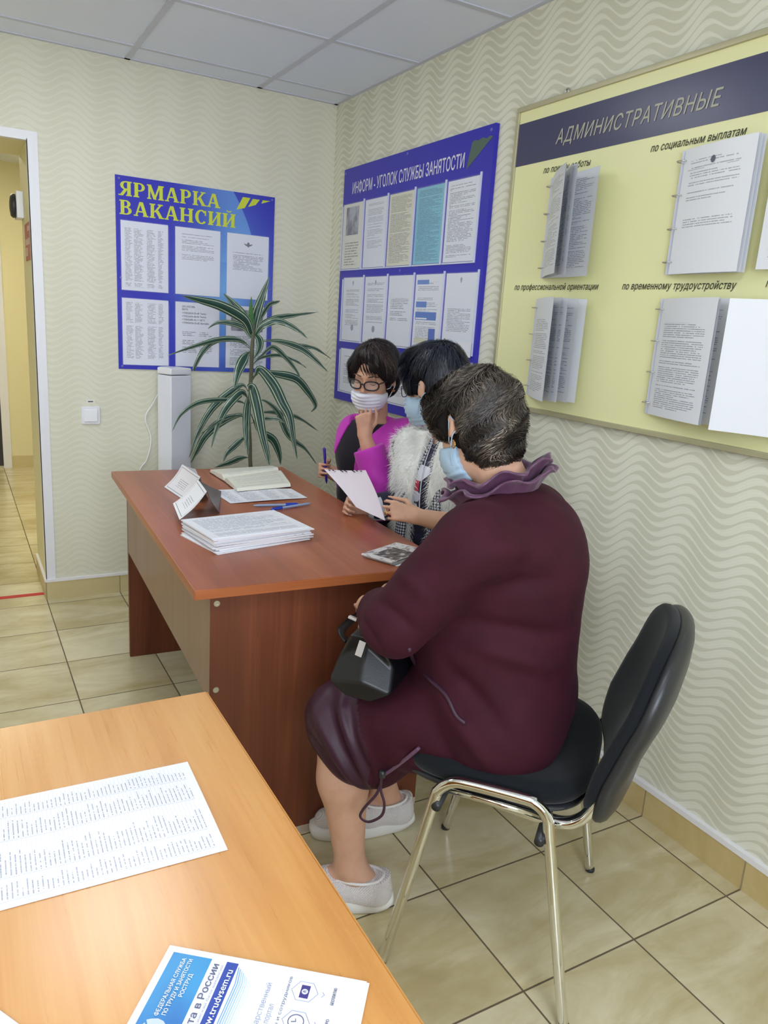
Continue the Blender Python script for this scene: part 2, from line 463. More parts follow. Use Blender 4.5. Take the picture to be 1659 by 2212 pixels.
# ------------------------------------------------------------------ ceiling lamps
M_lampframe = plain('lamp_frame', (235, 236, 240), 0.4)
def diffuser(name, st, col):
    t = NT(name); return t.set(col=(0.9, 0.9, 0.9, 1), ecol=tuple(col) + (1,), estr=st)
M_diff = diffuser('lamp_diffuser', LAMP, LAMP_COL)
M_diffc = diffuser('corridor_lamp_diffuser', CORR_LAMP, (1.0, 0.93, 0.72))
def ceiling_light(x, y, label, mat, grp):
    t = empty('ceiling_light', (x, y, H), 0, label, 'ceiling light', grp)
    h = .285; w = .03
    f = MB()
    for a in ((-h, -h, h, -h+w), (-h, h-w, h, h), (-h, -h+w, -h+w, h-w), (h-w, -h+w, h, h-w)): f.box((a[0], a[1], -.012), (a[2], a[3], -.0045))
    f.build('frame', M_lampframe, t)
    MB().box((-h+w, -h+w, -.009), (h-w, h-w, -.005)).build('diffuser', mat, t)
    return t
for x, y, lb in ((-1.282, -1.072, 'square ceiling light panel nearest the back wall'), (-1.282, -3.42, 'square ceiling light panel above the camera'),
                 (-2.457, -1.072, 'square ceiling light panel left of the desk by the doorway'), (-2.457, -3.42, 'square ceiling light panel at the left rear')):
    ceiling_light(x, y, lb, M_diff, 'ceiling light panels of the room')
ceiling_light(-1.6, 1.75, 'ceiling light panel in the corridor', M_diffc, 'corridor lamps')

# ------------------------------------------------------------------ small things on the back wall and in the doorway
sw = empty('light_switch', (-1.173, 0, .83), 0, 'white square light switch on the back wall near the doorway', 'switch')
MB().box((-.041, -.010, 0), (.041, 0, .082)).build('switch_plate', M_white_plastic, sw, bevel=.004)
MB().box((-.029, -.016, .013), (.029, -.008, .069)).build('rocker', plain('rocker_white', (242, 242, 246), 0.3), sw, bevel=.003)
sl = MB().box((-1.190, -.0012, .923), (-1.153, 0, .943)).build('switch_sticker', plain('sticker_paper', (232, 230, 220), 0.6))
tag(sl, 'tiny paper sticker on the wall above the light switch', 'sticker')
M_ink = plain('print_ink', (70, 70, 76), 0.6)
MB().box((-1.183, -.0016, .931), (-1.161, -.0012, .936)).build('printed_line', M_ink, sl)
sg = MB().box((DOOR_X-.006, .03, 1.535), (DOOR_X-.003, .27, 1.690)).build('notice_plate', plain('red_notice_paper', (205, 130, 118), 0.4))
tag(sg, 'small red and white notice on the cream doorway reveal', 'notice')
q = MB(); q.box((DOOR_X-.0066, .06, 1.60), (DOOR_X-.006, .24, 1.625)); q.box((DOOR_X-.0066, .06, 1.655), (DOOR_X-.006, .14, 1.675)); q.box((DOOR_X-.0066, .17, 1.555), (DOOR_X-.006, .25, 1.59))
q.build('printed_block', plain('pale_print', (232, 205, 196), 0.4), sg)
bx = empty('alarm_bell', (DOOR_X-.003, .35, 1.72), 0, 'white alarm box with dark round sounder high in the doorway', 'alarm')
MB().box((-.03, -.065, 0), (0, .065, .115)).build('box', M_white_plastic, bx, bevel=.004)
_M = Matrix.Translation((-.03, .0, .055)) @ Matrix.Rotation(rad(-90), 4, 'Y')
MB().lathe([(.052, 0), (.052, .012), (.045, .02), (.02, .024)], 28, _M).build('sounder', plain('dark_sounder', (46, 46, 50), 0.4), bx, smooth=True)

# air purifier column by the back wall with its cord
pu = empty('air_purifier', (-.825, -.13, 0), rad(28), 'tall white column shaped air purifier by the back wall', 'air purifier')
pb = MB()
prof = [(-.062, -.05), (.062, -.05), (.062, .04), (.03, .062), (-.03, .062), (-.062, .04)]
pb.poly([Vector((x, y, .03)) for x, y in prof], (0, 0, 1.045)); pb.build('body', plain('purifier_white', (226, 228, 238), 0.35), pu, bevel=.006)
pc = MB(); pc.poly([Vector((x*1.01, y*1.01, 1.078)) for x, y in prof], (0, 0, .03)); pc.build('top_cap', M_white_plastic, pu, bevel=.006)
MB().box((-.085, -.07, 0), (.085, .08, .03)).build('base', M_white_plastic, pu, bevel=.006)
cd = MB().tube(smooth_path([(-.865, -.05, 1.0), (-.895, -.02, .93), (-.93, -.012, .86), (-.905, -.012, .76), (-.925, -.012, .66), (-.96, -.012, .6), (-.955, -.012, .45), (-.94, -.012, .3), (-.9, -.02, .12)], 8), .0035, 8)
cd.build('power_cord', plain('white_cord', (240, 240, 240), 0.4), None, smooth=True)
_c = bpy.data.objects['power_cord']; tag(_c, 'thin white cord hanging on the back wall beside the air purifier', 'cord')
# ================================================================== DESK
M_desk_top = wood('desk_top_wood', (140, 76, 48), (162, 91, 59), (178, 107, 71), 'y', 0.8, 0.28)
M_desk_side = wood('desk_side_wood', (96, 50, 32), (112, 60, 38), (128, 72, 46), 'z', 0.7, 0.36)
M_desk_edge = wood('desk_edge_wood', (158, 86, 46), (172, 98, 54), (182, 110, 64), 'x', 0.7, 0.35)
M_modesty = wood('modesty_sheen_wood', (122, 92, 78), (132, 102, 87), (140, 110, 94), 'z', 0.5, 0.3)  # desk wood greyed: grazing reflection of the room put into its colour
M_metal = plain('screw_metal', (200, 198, 190), 0.3, metal=1.0)
DESK = empty('desk', (-1.265, -2.076, 0), -0.0423, 'reddish brown wooden office desk along the right wall', 'desk')
DW, DL = .69, 1.376
MB().box((0, 0, .725), (DW, DL, .75)).build('tabletop', M_desk_top, DESK, bevel=.003)
e = MB(); e.box((.003, -.0012, .7265), (DW-.003, .0005, .7485)); e.build('front_edge_band', M_desk_edge, DESK)
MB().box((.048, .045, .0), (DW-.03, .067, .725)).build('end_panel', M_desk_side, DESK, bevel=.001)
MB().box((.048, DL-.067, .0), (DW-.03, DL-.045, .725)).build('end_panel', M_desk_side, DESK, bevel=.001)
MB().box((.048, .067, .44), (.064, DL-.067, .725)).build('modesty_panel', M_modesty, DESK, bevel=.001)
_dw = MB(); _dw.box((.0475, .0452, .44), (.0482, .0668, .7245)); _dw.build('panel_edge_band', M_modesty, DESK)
for z in (.695, .47):
    q = MB(); q.lathe([(.0075, 0), (.0075, .002), (.003, .002), (.003, .0008)], 14, Matrix.Translation((.064, .045, z)) @ Matrix.Rotation(rad(90), 4, 'X'))
    q.build('screw_cover', M_metal, DESK, smooth=False)
MB().box((.05, .0435, 0), (DW-.03, .045, .022)).build('floor_edge_strip', plain('pale_edge_strip', (196, 182, 160), 0.5), DESK)
def dk(x, y, z=.75):      # desk local -> world
    c, s = math.cos(-.0423), math.sin(-.0423)
    return np.array([-1.265 + c*x - s*y, -2.076 + s*x + c*y, z])

# ------------------------------------------------------------------ near table
M_tab_top = wood('near_table_wood', (196, 132, 62), (212, 150, 78), (222, 166, 98), 'y', 0.62, 0.25, 0.6, 0.8)
M_tab_edge = wood('near_table_edge', (190, 128, 60), (204, 142, 72), (214, 154, 84), 'y', 0.8, 0.4)
TAB = empty('table', (-1.356, -2.485, 0), 0.0, 'light orange wood table in the foreground', 'table')
TZ = .715; TWX, TWY = 0.72, 1.45
MB().box((-TWX, -TWY, TZ-.025), (0, 0, TZ)).build('tabletop', M_tab_top, TAB, bevel=.003)
e = MB(); e.box((-.0005, -TWY+.003, TZ-.0235), (.0012, -.003, TZ-.0015)); e.build('edge_band', M_tab_edge, TAB)
for a, b in ((-.08, -.06), (-TWY+.06, -TWY+.08)):
    MB().box((-TWX+.03, a, 0), (-.10, b, TZ-.025)).build('end_panel', M_tab_edge, TAB, bevel=.001)
MB().box((-TWX+.3, -TWY+.08, .35), (-TWX+.32, -.08, TZ-.025)).build('modesty_panel', M_tab_edge, TAB, bevel=.001)

# ================================================================== CHAIRS
M_chrome = plain('chrome', (226, 226, 222), 0.07, metal=1.0)
M_blackp = plain('black_plastic', (40, 41, 44), 0.36, spec=0.5)
_t = NT('black_fabric'); _n = _t.noise(_t.obj(), 420.0, 2.0); _t.bump(_n, 0.25, 0.002)
M_blackf = _t.set(col=lin((20, 23, 27)), rough=0.9, spec=0.2, sheen=0.12)

def rounded_pad(w, h, t, rc, fn, rcb=None):
    """a cushion: superellipse outline w x h, thickness t; fn maps (a, b, c) to a point, c is the offset across the thickness"""
    m = MB(); N = 64; rings = []
    def outline(k, s):
        a = 2*math.pi*k/N; c, sn = math.cos(a), math.sin(a); n = rc if sn > 0 or not rcb else rcb
        return (math.copysign(abs(c)**(2/n), c)*w/2*s, math.copysign(abs(sn)**(2/n), sn)*h/2*s)
    levels = [(0.0, .5), (.35, .5), (.7, .5), (.88, .49), (.96, .40), (.99, .22), (1.0, 0), (.99, -.22), (.96, -.40), (.88, -.49), (.7, -.5), (.35, -.5), (0.0, -.5)]
    vs = []; fs = []
    for s, c in levels:
        for k in range(N):
            a, b = outline(k, s); vs.append(fn(a, b, c*t))
    for i in range(len(levels)-1):
        for k in range(N):
            fs.append((i*N+k, i*N+(k+1) % N, (i+1)*N+(k+1) % N, (i+1)*N+k))
    m.add(vs, fs)
    return m

def make_chair(label, group):
    root = empty('visitor_chair', (0, 0, 0), 0, label, 'chair', group)
    # local axes: x forward, y left, z up
    R = .0115
    for s in (1, -1):
        pts = smooth_path([(.205, .252*s, .0), (.165, .252*s, .2), (.122, .25*s, .42), (.112, .25*s, .458), (.085, .25*s, .482), (.05, .25*s, .488), (-.05, .25*s, .489), (-.083, .25*s, .484), (-.106, .25*s, .462), (-.115, .25*s, .42), (-.155, .252*s, .2), (-.192, .252*s, 0)], 6)
        MB().tube(pts, R, 14).build('leg_frame', M_chrome, root, smooth=True)
        for p in ((.205, .252*s), (-.192, .252*s)):
            MB().lathe([(.0105, 0.0), (.0122, .002), (.0122, .009), (.011, .011)], 14, Matrix.Translation((p[0], p[1], 0))).build('foot_cap', M_blackp, root, smooth=True)
        MB().tube([(.105, .235*s, .455), (-.1, .235*s, .452)], .008, 10).build('seat_rail', M_chrome, root, smooth=True)
    for x, z in ((.112, .425), (-.098, .412)):
        b = MB(); b.tube([(x, -.262, z), (x, .262, z)], .010, 12); b.build('crossbar', M_blackp, root, smooth=True)
    for s in (1, -1):
        pts = smooth_path([(.05, .19*s, .432), (-.06, .20*s, .428), (-.13, .205*s, .43), (-.165, .205*s, .448), (-.186, .205*s, .482), (-.200, .205*s, .52), (-.208, .205*s, .545)], 7)
        MB().tube(pts, .012, 12, flat=(1.0, 1.35)).build('back_support', M_chrome, root, smooth=True)
    def seatfn(a, b, c):
        z = .472 + c + .10*max(0, -a-.12)**1.5*1.2 - .35*max(0, a-.13)**2*3.0 + .25*b*b
        return (a + .03, b, z)
    rounded_pad(.42, .465, .05, 3.4, lambda a, b, c: seatfn(a, b, c)).build('seat', M_blackf, root, smooth=True)
    rounded_pad(.41, .45, .02, 3.6, lambda a, b, c: seatfn(a, b, c-.03)).build('seat_pan', M_blackp, root, smooth=True)
    def backfn(a, b, c, off=0.0):
        # a across (y), b up along the back, c thickness (front positive)
        z = .632 + b*.90
        x = -.247 - (b)*.19 + .05*math.sin((b+.22)/.44*math.pi)*-0.55
        x += -.10*max(0, b-.09)**1.3*.6          # top rolls back
        x += 0.8*a*a - .01
        # lumbar swell
        x += .02*math.exp(-((b+.06)/.1)**2)
        return (x + (c+off)*.97, a, z + (c+off)*.22)
    rounded_pad(.455, .42, .036, 2.7, lambda a, b, c: backfn(a, b, c, .016), 6).build('backrest', M_blackf, root, smooth=True)
    rounded_pad(.468, .43, .036, 2.8, lambda a, b, c: backfn(a, b, c, -.008), 7).build('back_shell', M_blackp, root, smooth=True)
    return root
FA = math.atan2(.764, -.645)
CH3 = make_chair('black chrome-legged visitor chair under the woman in burgundy', 'visitor chairs')
CH3.location = (-.643, -2.513, 0); CH3.rotation_euler = (0, 0, FA)
for x, y, a, lb in ((-.345, -1.655, rad(180), 'black visitor chair under the woman in the white fur vest'), (-.345, -1.10, rad(187), 'black visitor chair under the woman in the pink jacket')):
    c = copy_tree(CH3); c.location = (x, y, 0); c.rotation_euler = (0, 0, a); c['label'] = lb

# ================================================================== BOARDS
M_txt_dark = plain('dark_lettering', (62, 58, 44), 0.5)
M_txt_white = plain('white_lettering', (222, 222, 238), 0.5)
M_txt_yel = plain('yellow_green_lettering', (206, 216, 62), 0.45)
M_film = NT('clear_film')
M_film = M_film.set(col=(1, 1, 1, 1), rough=0.06, alpha=0.10, spec=0.5)
M_rail = plain('pocket_rail', (214, 218, 240), 0.25)
M_board_bolt = plain('board_bolt', (110, 112, 190), 0.35)

# ---- job fair board on the back wall
P1X0, P1X1, P1Z0, P1Z1 = -1.0456, -.309, 1.086, 1.918
_t = NT('job_fair_print'); X, Y, Z = _t.sep(_t.obj())
# printed background: violet blue fading to a light blue vertical glow with an arc at the upper right
cx = _t.sub(X, -.545); gl = _t.m('POWER', 2.718, _t.mul(_t.m('POWER', _t.m('DIVIDE', cx, .17), 2.0), -1.0))
vz = _t.m('POWER', 2.718, _t.mul(_t.m('POWER', _t.m('DIVIDE', _t.sub(Z, 1.45), .30), 2.0), -1.0))
rr = _t.m('SQRT', _t.add(_t.m('POWER', _t.sub(X, -1.12), 2.0), _t.m('POWER', _t.sub(Z, 1.50), 2.0)))
inside = _t.lt(rr, .735)
halo = _t.mul(inside, _t.sstep(rr, .50, .735))
fac = _t.m('MINIMUM', _t.add(_t.mul(_t.mul(gl, vz), .9), _t.mul(_t.mul(halo, _t.gt(Z, 1.6)), .5)), 1.0)
M_p1 = _t.set(col=_t.mix(fac, lin((54, 54, 186)), lin((120, 176, 236))), rough=0.25, spec=0.5)
B1 = empty('job_fair_board', (0, 0, 0), 0, 'blue job fair notice board with yellow title on the back wall', 'notice board')
MB().box((P1X0, -.006, P1Z0), (P1X1, -.001, P1Z1)).build('panel', M_p1, B1)

def slab_glyph(ch):
    """outline pieces of heavy slab-serif capitals, unit height; returns (pieces, advance)"""
    P = []; st = .21; th = .11; sf = .085; sw = .07
    def rect(x0, y0, x1, y1): P.append([(x0, y0), (x1, y0), (x1, y1), (x0, y1)])
    def serif(x0, x1, y): rect(x0-sw, y, x1+sw, y+sf)
    def stem(x, w=st, top=True, bot=True):
        rect(x, 0, x+w, 1)
        if bot: serif(x, x+w, 0)
        if top: serif(x, x+w, 1-sf)
    def diag(x0, y0, x1, y1, w): P.append([(x0, y0), (x0+w, y0), (x1+w, y1), (x1, y1)])
    def bowl(xs, y0, y1, wx, right=True, t=.19, n=14):
        """half ring attached to the stem edge xs"""
        cy = (y0+y1)/2; ry = (y1-y0)/2; sgn = 1 if right else -1
        for k in range(n):
            a0 = -math.pi/2 + math.pi*k/n; a1 = -math.pi/2 + math.pi*(k+1)/n
            def pt(a, ins):
                rx = wx - (t if ins else 0); r_y = ry - (.085 if ins else 0)
                base = xs + sgn*0.10
                return (base + sgn*max(rx-.10, 0.01)*math.cos(a), cy + r_y*math.sin(a))
            P.append([pt(a0, 0), pt(a1, 0), pt(a1, 1), pt(a0, 1)])
        x0, x1 = sorted((xs, xs+sgn*.11)); rect(x0, y0, x1, y0+.085); rect(x0, y1-.085, x1, y1)
    adv = .9
    if ch == 'Р': stem(.08); bowl(.28, .42, 1.0, .42); adv = .80
    elif ch == 'В': stem(.08); bowl(.28, .50, 1.0, .38); bowl(.28, 0, .56, .44); adv = .86
    elif ch == 'Я': stem(.48); bowl(.49, .42, 1.0, .42, False); diag(.02, .0, .30, .46, .21); serif(.03, .16, 0); adv = .84
    elif ch == 'М': stem(.10, .12); stem(.78, .21); diag(.42, 0, .08, 1, .19); diag(.42, 0, .74, 1, .12); adv = 1.14
    elif ch == 'А': diag(.06, 0, .33, 1, .11); diag(.60, 0, .33, 1, .21); rect(.2, .28, .66, .37); serif(.05, .17, 0); serif(.60, .80, 0); adv = .92
    elif ch == 'К': stem(.08); diag(.27, .42, .62, .95, .14); diag(.62, 0, .33, .56, .23); serif(.64, .82, 0); serif(.58, .76, 1-sf); adv = .94
    elif ch == 'Н': stem(.08); stem(.60); rect(.2, .45, .7, .55); adv = .95
    elif ch in 'ИЙ':
        stem(.08); stem(.60); diag(.25, .16, .60, .84, .10); adv = .95
        if ch == 'Й':
            n = 10
            for k in range(n):
                a0 = math.pi + math.pi*k/n; a1 = math.pi + math.pi*(k+1)/n
                P.append([(.44+.17*math.cos(a0), 1.22+.13*math.sin(a0)), (.44+.17*math.cos(a1), 1.22+.13*math.sin(a1)), (.44+.09*math.cos(a1), 1.22+.05*math.sin(a1)), (.44+.09*math.cos(a0), 1.22+.05*math.sin(a0))])
    elif ch == 'С':
        n = 24
        for k in range(n):
            a0 = rad(42) + rad(276)*k/n; a1 = rad(42) + rad(276)*(k+1)/n
            f = lambda a, i: (.44 + (.40 if not i else .19)*math.cos(a), .5 + (.52 if not i else .42)*math.sin(a))
            P.append([f(a0, 0), f(a1, 0), f(a1, 1), f(a0, 1)])
        rect(.66, .62, .74, .98); adv = .86
    return P, adv
def slab_word(word, x0, x1, zb, h, parent, y=-.0066):
    tot = sum(slab_glyph(c)[1] for c in word); k = (x1-x0)/tot; m = MB(); x = x0
    for i, c in enumerate(word):
        P, adv = slab_glyph(c)
        for j, pc in enumerate(P): m.add([(x+px*k, y-.00002*j, zb+py*h) for px, py in pc], [tuple(range(len(pc)))])
        x += adv*k
    m.build('lettering', M_txt_yel, parent, fixn=False)
slab_word('ЯРМАРКА', -1.030, -.574, 1.836, .060, B1)
slab_word('ВАКАНСИЙ', -1.030, -.498, 1.758, .060, B1)
ar = MB()
for pts in ([(-.499, 1.841), (-.459, 1.852), (-.432, 1.900), (-.469, 1.900)], [(-.443, 1.859), (-.406, 1.872), (-.385, 1.898), (-.420, 1.898)], [(-.377, 1.882), (-.331, 1.899), (-.371, 1.898)]):
    ar.poly([(x, -.0066, z) for x, z in pts])
ar.build('arrow_emblem', M_txt_yel, B1)
for x, z in ((P1X0+.016, 1.905), (P1X1-.014, 1.905), (P1X0+.016, 1.49), (P1X1-.012, 1.49), (P1X0+.016, 1.098), (P1X1-.014, 1.098)):
    MB().lathe([(.005, 0), (.005, .002), (.003, .0035)], 12, Matrix.Translation((x, -.006, z)) @ Matrix.Rotation(rad(90), 4, 'X')).build('bolt', M_board_bolt, B1)

PAPER1 = (226, 228, 242)
def sheet(name, P0, ex, ez, w, h, mat, label, group, th=.0006, cat='paper', curl=0.0, nrm=None):
    """a thin printed sheet: P0 lower left corner, ex along the width, ez along the height"""
    P0 = np.array(P0, float); ex = np.array(ex, float); ez = np.array(ez, float)
    n = np.cross(ex, ez)
    m = MB()
    m.surf(lambda a, b: P0 + ex*a*w + ez*b*h + n*(th + curl*math.sin(math.pi*a)*math.sin(math.pi*b)), 8, 8)
    m.surf(lambda a, b: P0 + ex*(1-a)*w + ez*b*h + n*(curl*math.sin(math.pi*a)*math.sin(math.pi*b)), 8, 8, uv=lambda a, b: (.01, .01))
    o = m.build(name, mat, None, smooth=True, fixn=False)
    return tag(o, label, cat, group)
def pocket(parent, P0, ex, ez, w, h, rails=False):
    P0 = np.array(P0, float); ex = np.array(ex, float); ez = np.array(ez, float); n = np.cross(ex, ez)
    m = MB(); off = .003
    m.add([P0+n*off, P0+ex*w+n*off, P0+ex*w+ez*(h-.02)+n*off, P0+ex*w*.97+ez*h+n*off, P0+ez*h+n*off], [(0, 1, 2, 3, 4)])
    m.build('pocket_film', M_film, parent, fixn=False)
    return m
cols1 = [(-1.030, -.815), (-.790, -.572), (-.546, -.331)]
docs1 = [
 [doc('vacancy_table_print', PAPER1, (92, 94, 108), 52, .07, .93, .1, .95, 30, cols=[(.08, .24), (.27, .48), (.54, .74), (.78, .9)], gap=.03, seed=3.1),
  doc('letter_print_a', PAPER1, (120, 122, 136), 46, .14, .86, .09, .48, 34, gap=.1, seed=4.4),
  doc('letter_print_b', PAPER1, (96, 98, 112), 50, .14, .88, .28, .56, 30, gap=.06, seed=9.4, blocks=())],
 [doc('vacancy_table_print_b', PAPER1, (98, 100, 114), 52, .07, .93, .05, .9, 30, cols=[(.08, .24), (.27, .46), (.54, .74), (.78, .9)], gap=.04, seed=5.6),
  doc('advert_print', PAPER1, (92, 94, 106), 38, .15, .9, .42, .78, 22, cols=[(.15, .48), (.54, .9)], gap=.12, seed=2.2),
  doc('photo_notice_print', PAPER1, (92, 94, 106), 46, .1, .92, .46, .95, 26, gap=.1, seed=7.7, pic=(.12, .9, .06, .4), picc=(86, 88, 104))]]
lab1 = [['dense vacancy table in the upper left pocket of the job fair board', 'half page letter in the upper middle pocket of the job fair board', 'letter with small eagle crest in the upper right pocket of the job fair board'],
        ['dense vacancy table in the lower left pocket of the job fair board', 'advert with four phone numbers in the lower middle pocket of the job fair board', 'sheet with a grey photo behind the plant on the job fair board']]
for r_, (z1, z0) in enumerate(((1.737, 1.435), (1.406, 1.103))):
    for c_, (x0, x1) in enumerate(cols1):
        s = sheet('notice_sheet', (x0+.004, -.0068, z0+.003), (1, 0, 0), (0, 0, 1), x1-x0-.008, z1-z0-.006, docs1[r_][c_], lab1[r_][c_], 'sheets on the job fair board')
        pocket(B1, (x0, -.0066, z0), (1, 0, 0), (0, 0, 1), x1-x0, z1-z0)
        if (r_, c_) == (1, 1):
            M_adt = plain('advert_text', (66, 68, 80), 0.5)
            for k, (tx, zz, hh, x2) in enumerate((('ООО «ГЕСТИЯ»', 1.379, .0085, -.694), ('ВАХТА', 1.366, .0085, -.728), ('+7(952)018-25-49 Теле2', 1.350, .0085, -.640), ('+7(953)434-40-95 Теле2', 1.335, .0085, -.640), ('+7(965)680-45-11 МТС', 1.320, .0085, -.646), ('+7(960)026-55-82 Билайн', 1.305, .0085, -.628))):
                place_text(tx, (-.755, -.0075, zz), (x2, -.0075, zz), hh, (0, -1, 0), M_adt, s, 'printed_line', offset=.006)
        if (r_, c_) == (0, 2):
            q = MB(); cxx, czz = -.438, 1.688
            q.poly([(cxx+a*.024, -.0075, czz+b*.013) for a, b in ((-1, .35), (-.55, .3), (-.3, .1), (-.25, .6), (0, 1), (.25, .6), (.3, .1), (.55, .3), (1, .35), (.5, -.35), (.2, -.5), (0, -1), (-.2, -.5), (-.5, -.35))])
            q.build('crest', plain('crest_grey', (100, 102, 116), 0.5), s)

# ---- information corner board on the right wall
M_p2 = plain('blue_board_print', (48, 42, 178), 0.3)
B2 = empty('information_board', (0, 0, 0), 0, 'tall blue information corner board with fifteen pockets on the right wall', 'notice board')
P2Y0, P2Y1, P2Z0, P2Z1 = -.1585, -1.3462, .980, 2.0637
MB().box((-.018, P2Y1, P2Z0), (-.001, P2Y0, P2Z1)).build('panel', M_p2, B2)
place_text('ИНФОРМ - УГОЛОК СЛУЖБЫ ЗАНЯТОСТИ', (-.0186, -.255, 1.946), (-.0186, -1.172, 1.943), .050, (-1, 0, 0), M_txt_white, B2, offset=.012)
fl = MB(); fl.poly([(-.0187, y, z) for y, z in ((-1.188, 1.932), (-1.338, 2.022), (-1.322, 2.027), (-1.30, 2.021), (-1.275, 2.028), (-1.25, 2.022), (-1.23, 2.026), (-1.212, 2.022))])
fl.build('corner_emblem', plain('torn_green_sticker', (84, 104, 92), 0.5), B2)
for y, z in ((-.175, 2.045), (-.75, 2.05), (-1.325, 2.045), (-.75, 1.588), (-.75, 1.255)):
    MB().lathe([(.006, 0), (.006, .002), (.003, .004)], 12, Matrix.Translation((-.018, y, z)) @ Matrix.Rotation(rad(-90), 4, 'Y')).build('bolt', M_board_bolt, B2)
PAPER2 = (226, 229, 240)
docs2 = [
 [doc('poem_print', (224, 222, 214), (110, 104, 96), 24, .15, .85, .58, .96, 30, gap=.2, seed=1.7, pic=(.16, .8, .05, .48), picc=(104, 106, 122)),
  doc('agenda_print', PAPER2, (140, 142, 156), 50, .15, .85, .06, .72, 30, gap=.2, seed=2.9),
  doc('cream_form_print', (219, 217, 200), (92, 92, 86), 58, .08, .92, .04, .96, 34, gap=.1, seed=4.1),
  doc('blue_form_print', (120, 190, 214), (54, 92, 116), 58, .08, .92, .03, .97, 34, gap=.06, seed=5.2),
  doc('list_print', PAPER2, (84, 86, 100), 56, .08, .9, .03, .94, 30, gap=.12, seed=6.6, rag=.6)],
 [doc('decree_print', PAPER2, (110, 112, 126), 54, .16, .84, .16, .76, 32, gap=.22, seed=11.0),
  doc('notice_print', PAPER2, (112, 114, 130), 46, .12, .9, .08, .74, 32, gap=.4, seed=12.2),
  doc('statement_print', PAPER2, (88, 90, 104), 42, .12, .88, .32, .64, 28, gap=.15, seed=13.9),
  doc('website_flyer_print', PAPER2, (120, 124, 140), 46, .1, .86, .1, .93, 26, gap=.3, seed=14.3, blocks=((.06, .5, .07, .13, (84, 128, 206)), (.06, .46, .36, .44, (70, 118, 204)), (.06, .84, .5, .61, (60, 112, 196)), (.08, .5, .58, .6, (232, 234, 240)), (.6, .84, .72, .92, (44, 92, 190)), (.06, .58, .86, .93, (214, 212, 190)))),
  doc('official_letter_print', PAPER2, (104, 106, 122), 50, .12, .88, .44, .74, 30, gap=.08, seed=15.8)],
 [doc('framed_notice_print', PAPER2, (120, 122, 134), 26, .2, .8, .15, .8, 28, gap=.35, seed=21.0)] + [doc('spare_notice_print_%s' % k, PAPER2, (100, 102, 116), 48, .12, .88, .1, .85, 30, gap=.15, seed=22.0+k) for k in range(4)]]
nm2 = [['sheet with a grey photo above verses', 'pale sheet with short agenda lines', 'cream sheet of dense print', 'light blue sheet of dense print', 'white sheet with a long ragged list'],
       ['decree with small crest and round stamp', 'sparse letter with a central crest', 'statement in a thin frame', 'flyer with blue website panels', 'official letter with a crest and a signature'],
       ['thin framed notice beside the left of the three heads', 'sheet behind the head of the woman in pink', 'sheet behind the heads of the two women', 'sheet hidden behind the dark haired woman', 'sheet behind the dark haired woman at the board edge']]
rown = ['in the top row', 'in the middle row', 'in the bottom row']
M_stamp = plain('stamp_grey', (150, 152, 170), 0.5)
for r_, (z1, z0, y0, pit) in enumerate(((1.907, 1.602, -.162, .2264), (1.572, 1.267, -.200, .2264), (1.238, 1.02, -.206, .2264))):
    for c_ in range(5):
        if (r_, c_) == (2, 3) or (r_, c_) == (2, 4): pass
        y = y0 - c_*pit
        s = sheet('notice_sheet', (-.0195, y-.012, z0+.008), (0, -1, 0), (0, 0, 1), pit-.022, z1-z0-.012, docs2[r_][c_], nm2[r_][c_] + (' ' + rown[r_] + ' of the blue board' if r_ < 2 else ', bottom row'), 'sheets on the information board')
        pocket(B2, (-.019, y-.004, z0), (0, -1, 0), (0, 0, 1), pit-.004, z1-z0)
        q = MB(); q.box((-.0235, y-pit-.001, z0), (-.018, y-pit+.008, z1+.006)); q.box((-.0215, y-pit+.008, z0), (-.018, y-.006, z0+.006))
        if c_ == 0: q.box((-.0235, y-.006, z0), (-.018, y, z1-.01))
        q.build('pocket_rail', M_rail, B2, bevel=.0008)
        if r_ == 1 and c_ in (0, 1, 4):
            q = MB(); q.poly([(-.0203, y-.012-(pit-.022)*.5+a*.009, z1-.03+b*.012) for a, b in ((-.8, .4), (-.3, .9), (.3, .9), (.8, .4), (.5, -.4), (0, -1), (-.5, -.4))])
            if c_ < 2: q.add([(-.0203, y-.012-(pit-.022)*(.55 if c_ == 0 else .5)+.015*math.cos(a), z0+.07+.015*math.sin(a)) for a in [2*math.pi*k/16 for k in range(16)]], [tuple(range(16))])
            q.build('crest', M_stamp, s)
# a loose slip stuck over the lower right pocket
sl = sheet('paper_slip', (-.0262, -1.155, 1.262), (0, -1, 0), (0, 0, 1), .175, .055, plain('slip_white', (232, 233, 240), 0.5), 'blank white slip stuck on the middle row of the blue board', 'loose slips')

# ---- the yellow administrative board
M_adm = plain('pale_yellow_board', (238, 236, 180), 0.35)
M_band = plain('dark_title_band', (66, 66, 98), 0.28)
M_frame = plain('champagne_frame', (190, 184, 150), 0.35, metal=0.35)
M_title = plain('grey_gold_lettering', (178, 176, 158), 0.4)
B3 = empty('yellow_regulations_board', (0, 0, 0), 0, 'large pale yellow board with dark title band on the right wall', 'notice board')
AY0, AY1, AZ0, AZ1 = -1.466, -3.75, 1.108, 2.085
MB().box((-.018, AY1, AZ0), (-.001, AY0, AZ1)).build('panel', M_adm, B3)
fr = MB()
fr.box((-.024, AY1, AZ1-.016), (-.001, AY0, AZ1)); fr.box((-.024, AY1, AZ0), (-.001, AY0, AZ0+.016)); fr.box((-.0239, AY0-.016, AZ0+.016), (-.001, AY0, AZ1-.016)); fr.box((-.0239, AY1, AZ0+.016), (-.001, AY1+.016, AZ1-.016))
fr.build('frame', M_frame, B3, bevel=.002)
MB().box((-.0192, AY1+.016, 1.902), (-.018, AY0-.016, 2.033)).build('title_band', M_band, B3)
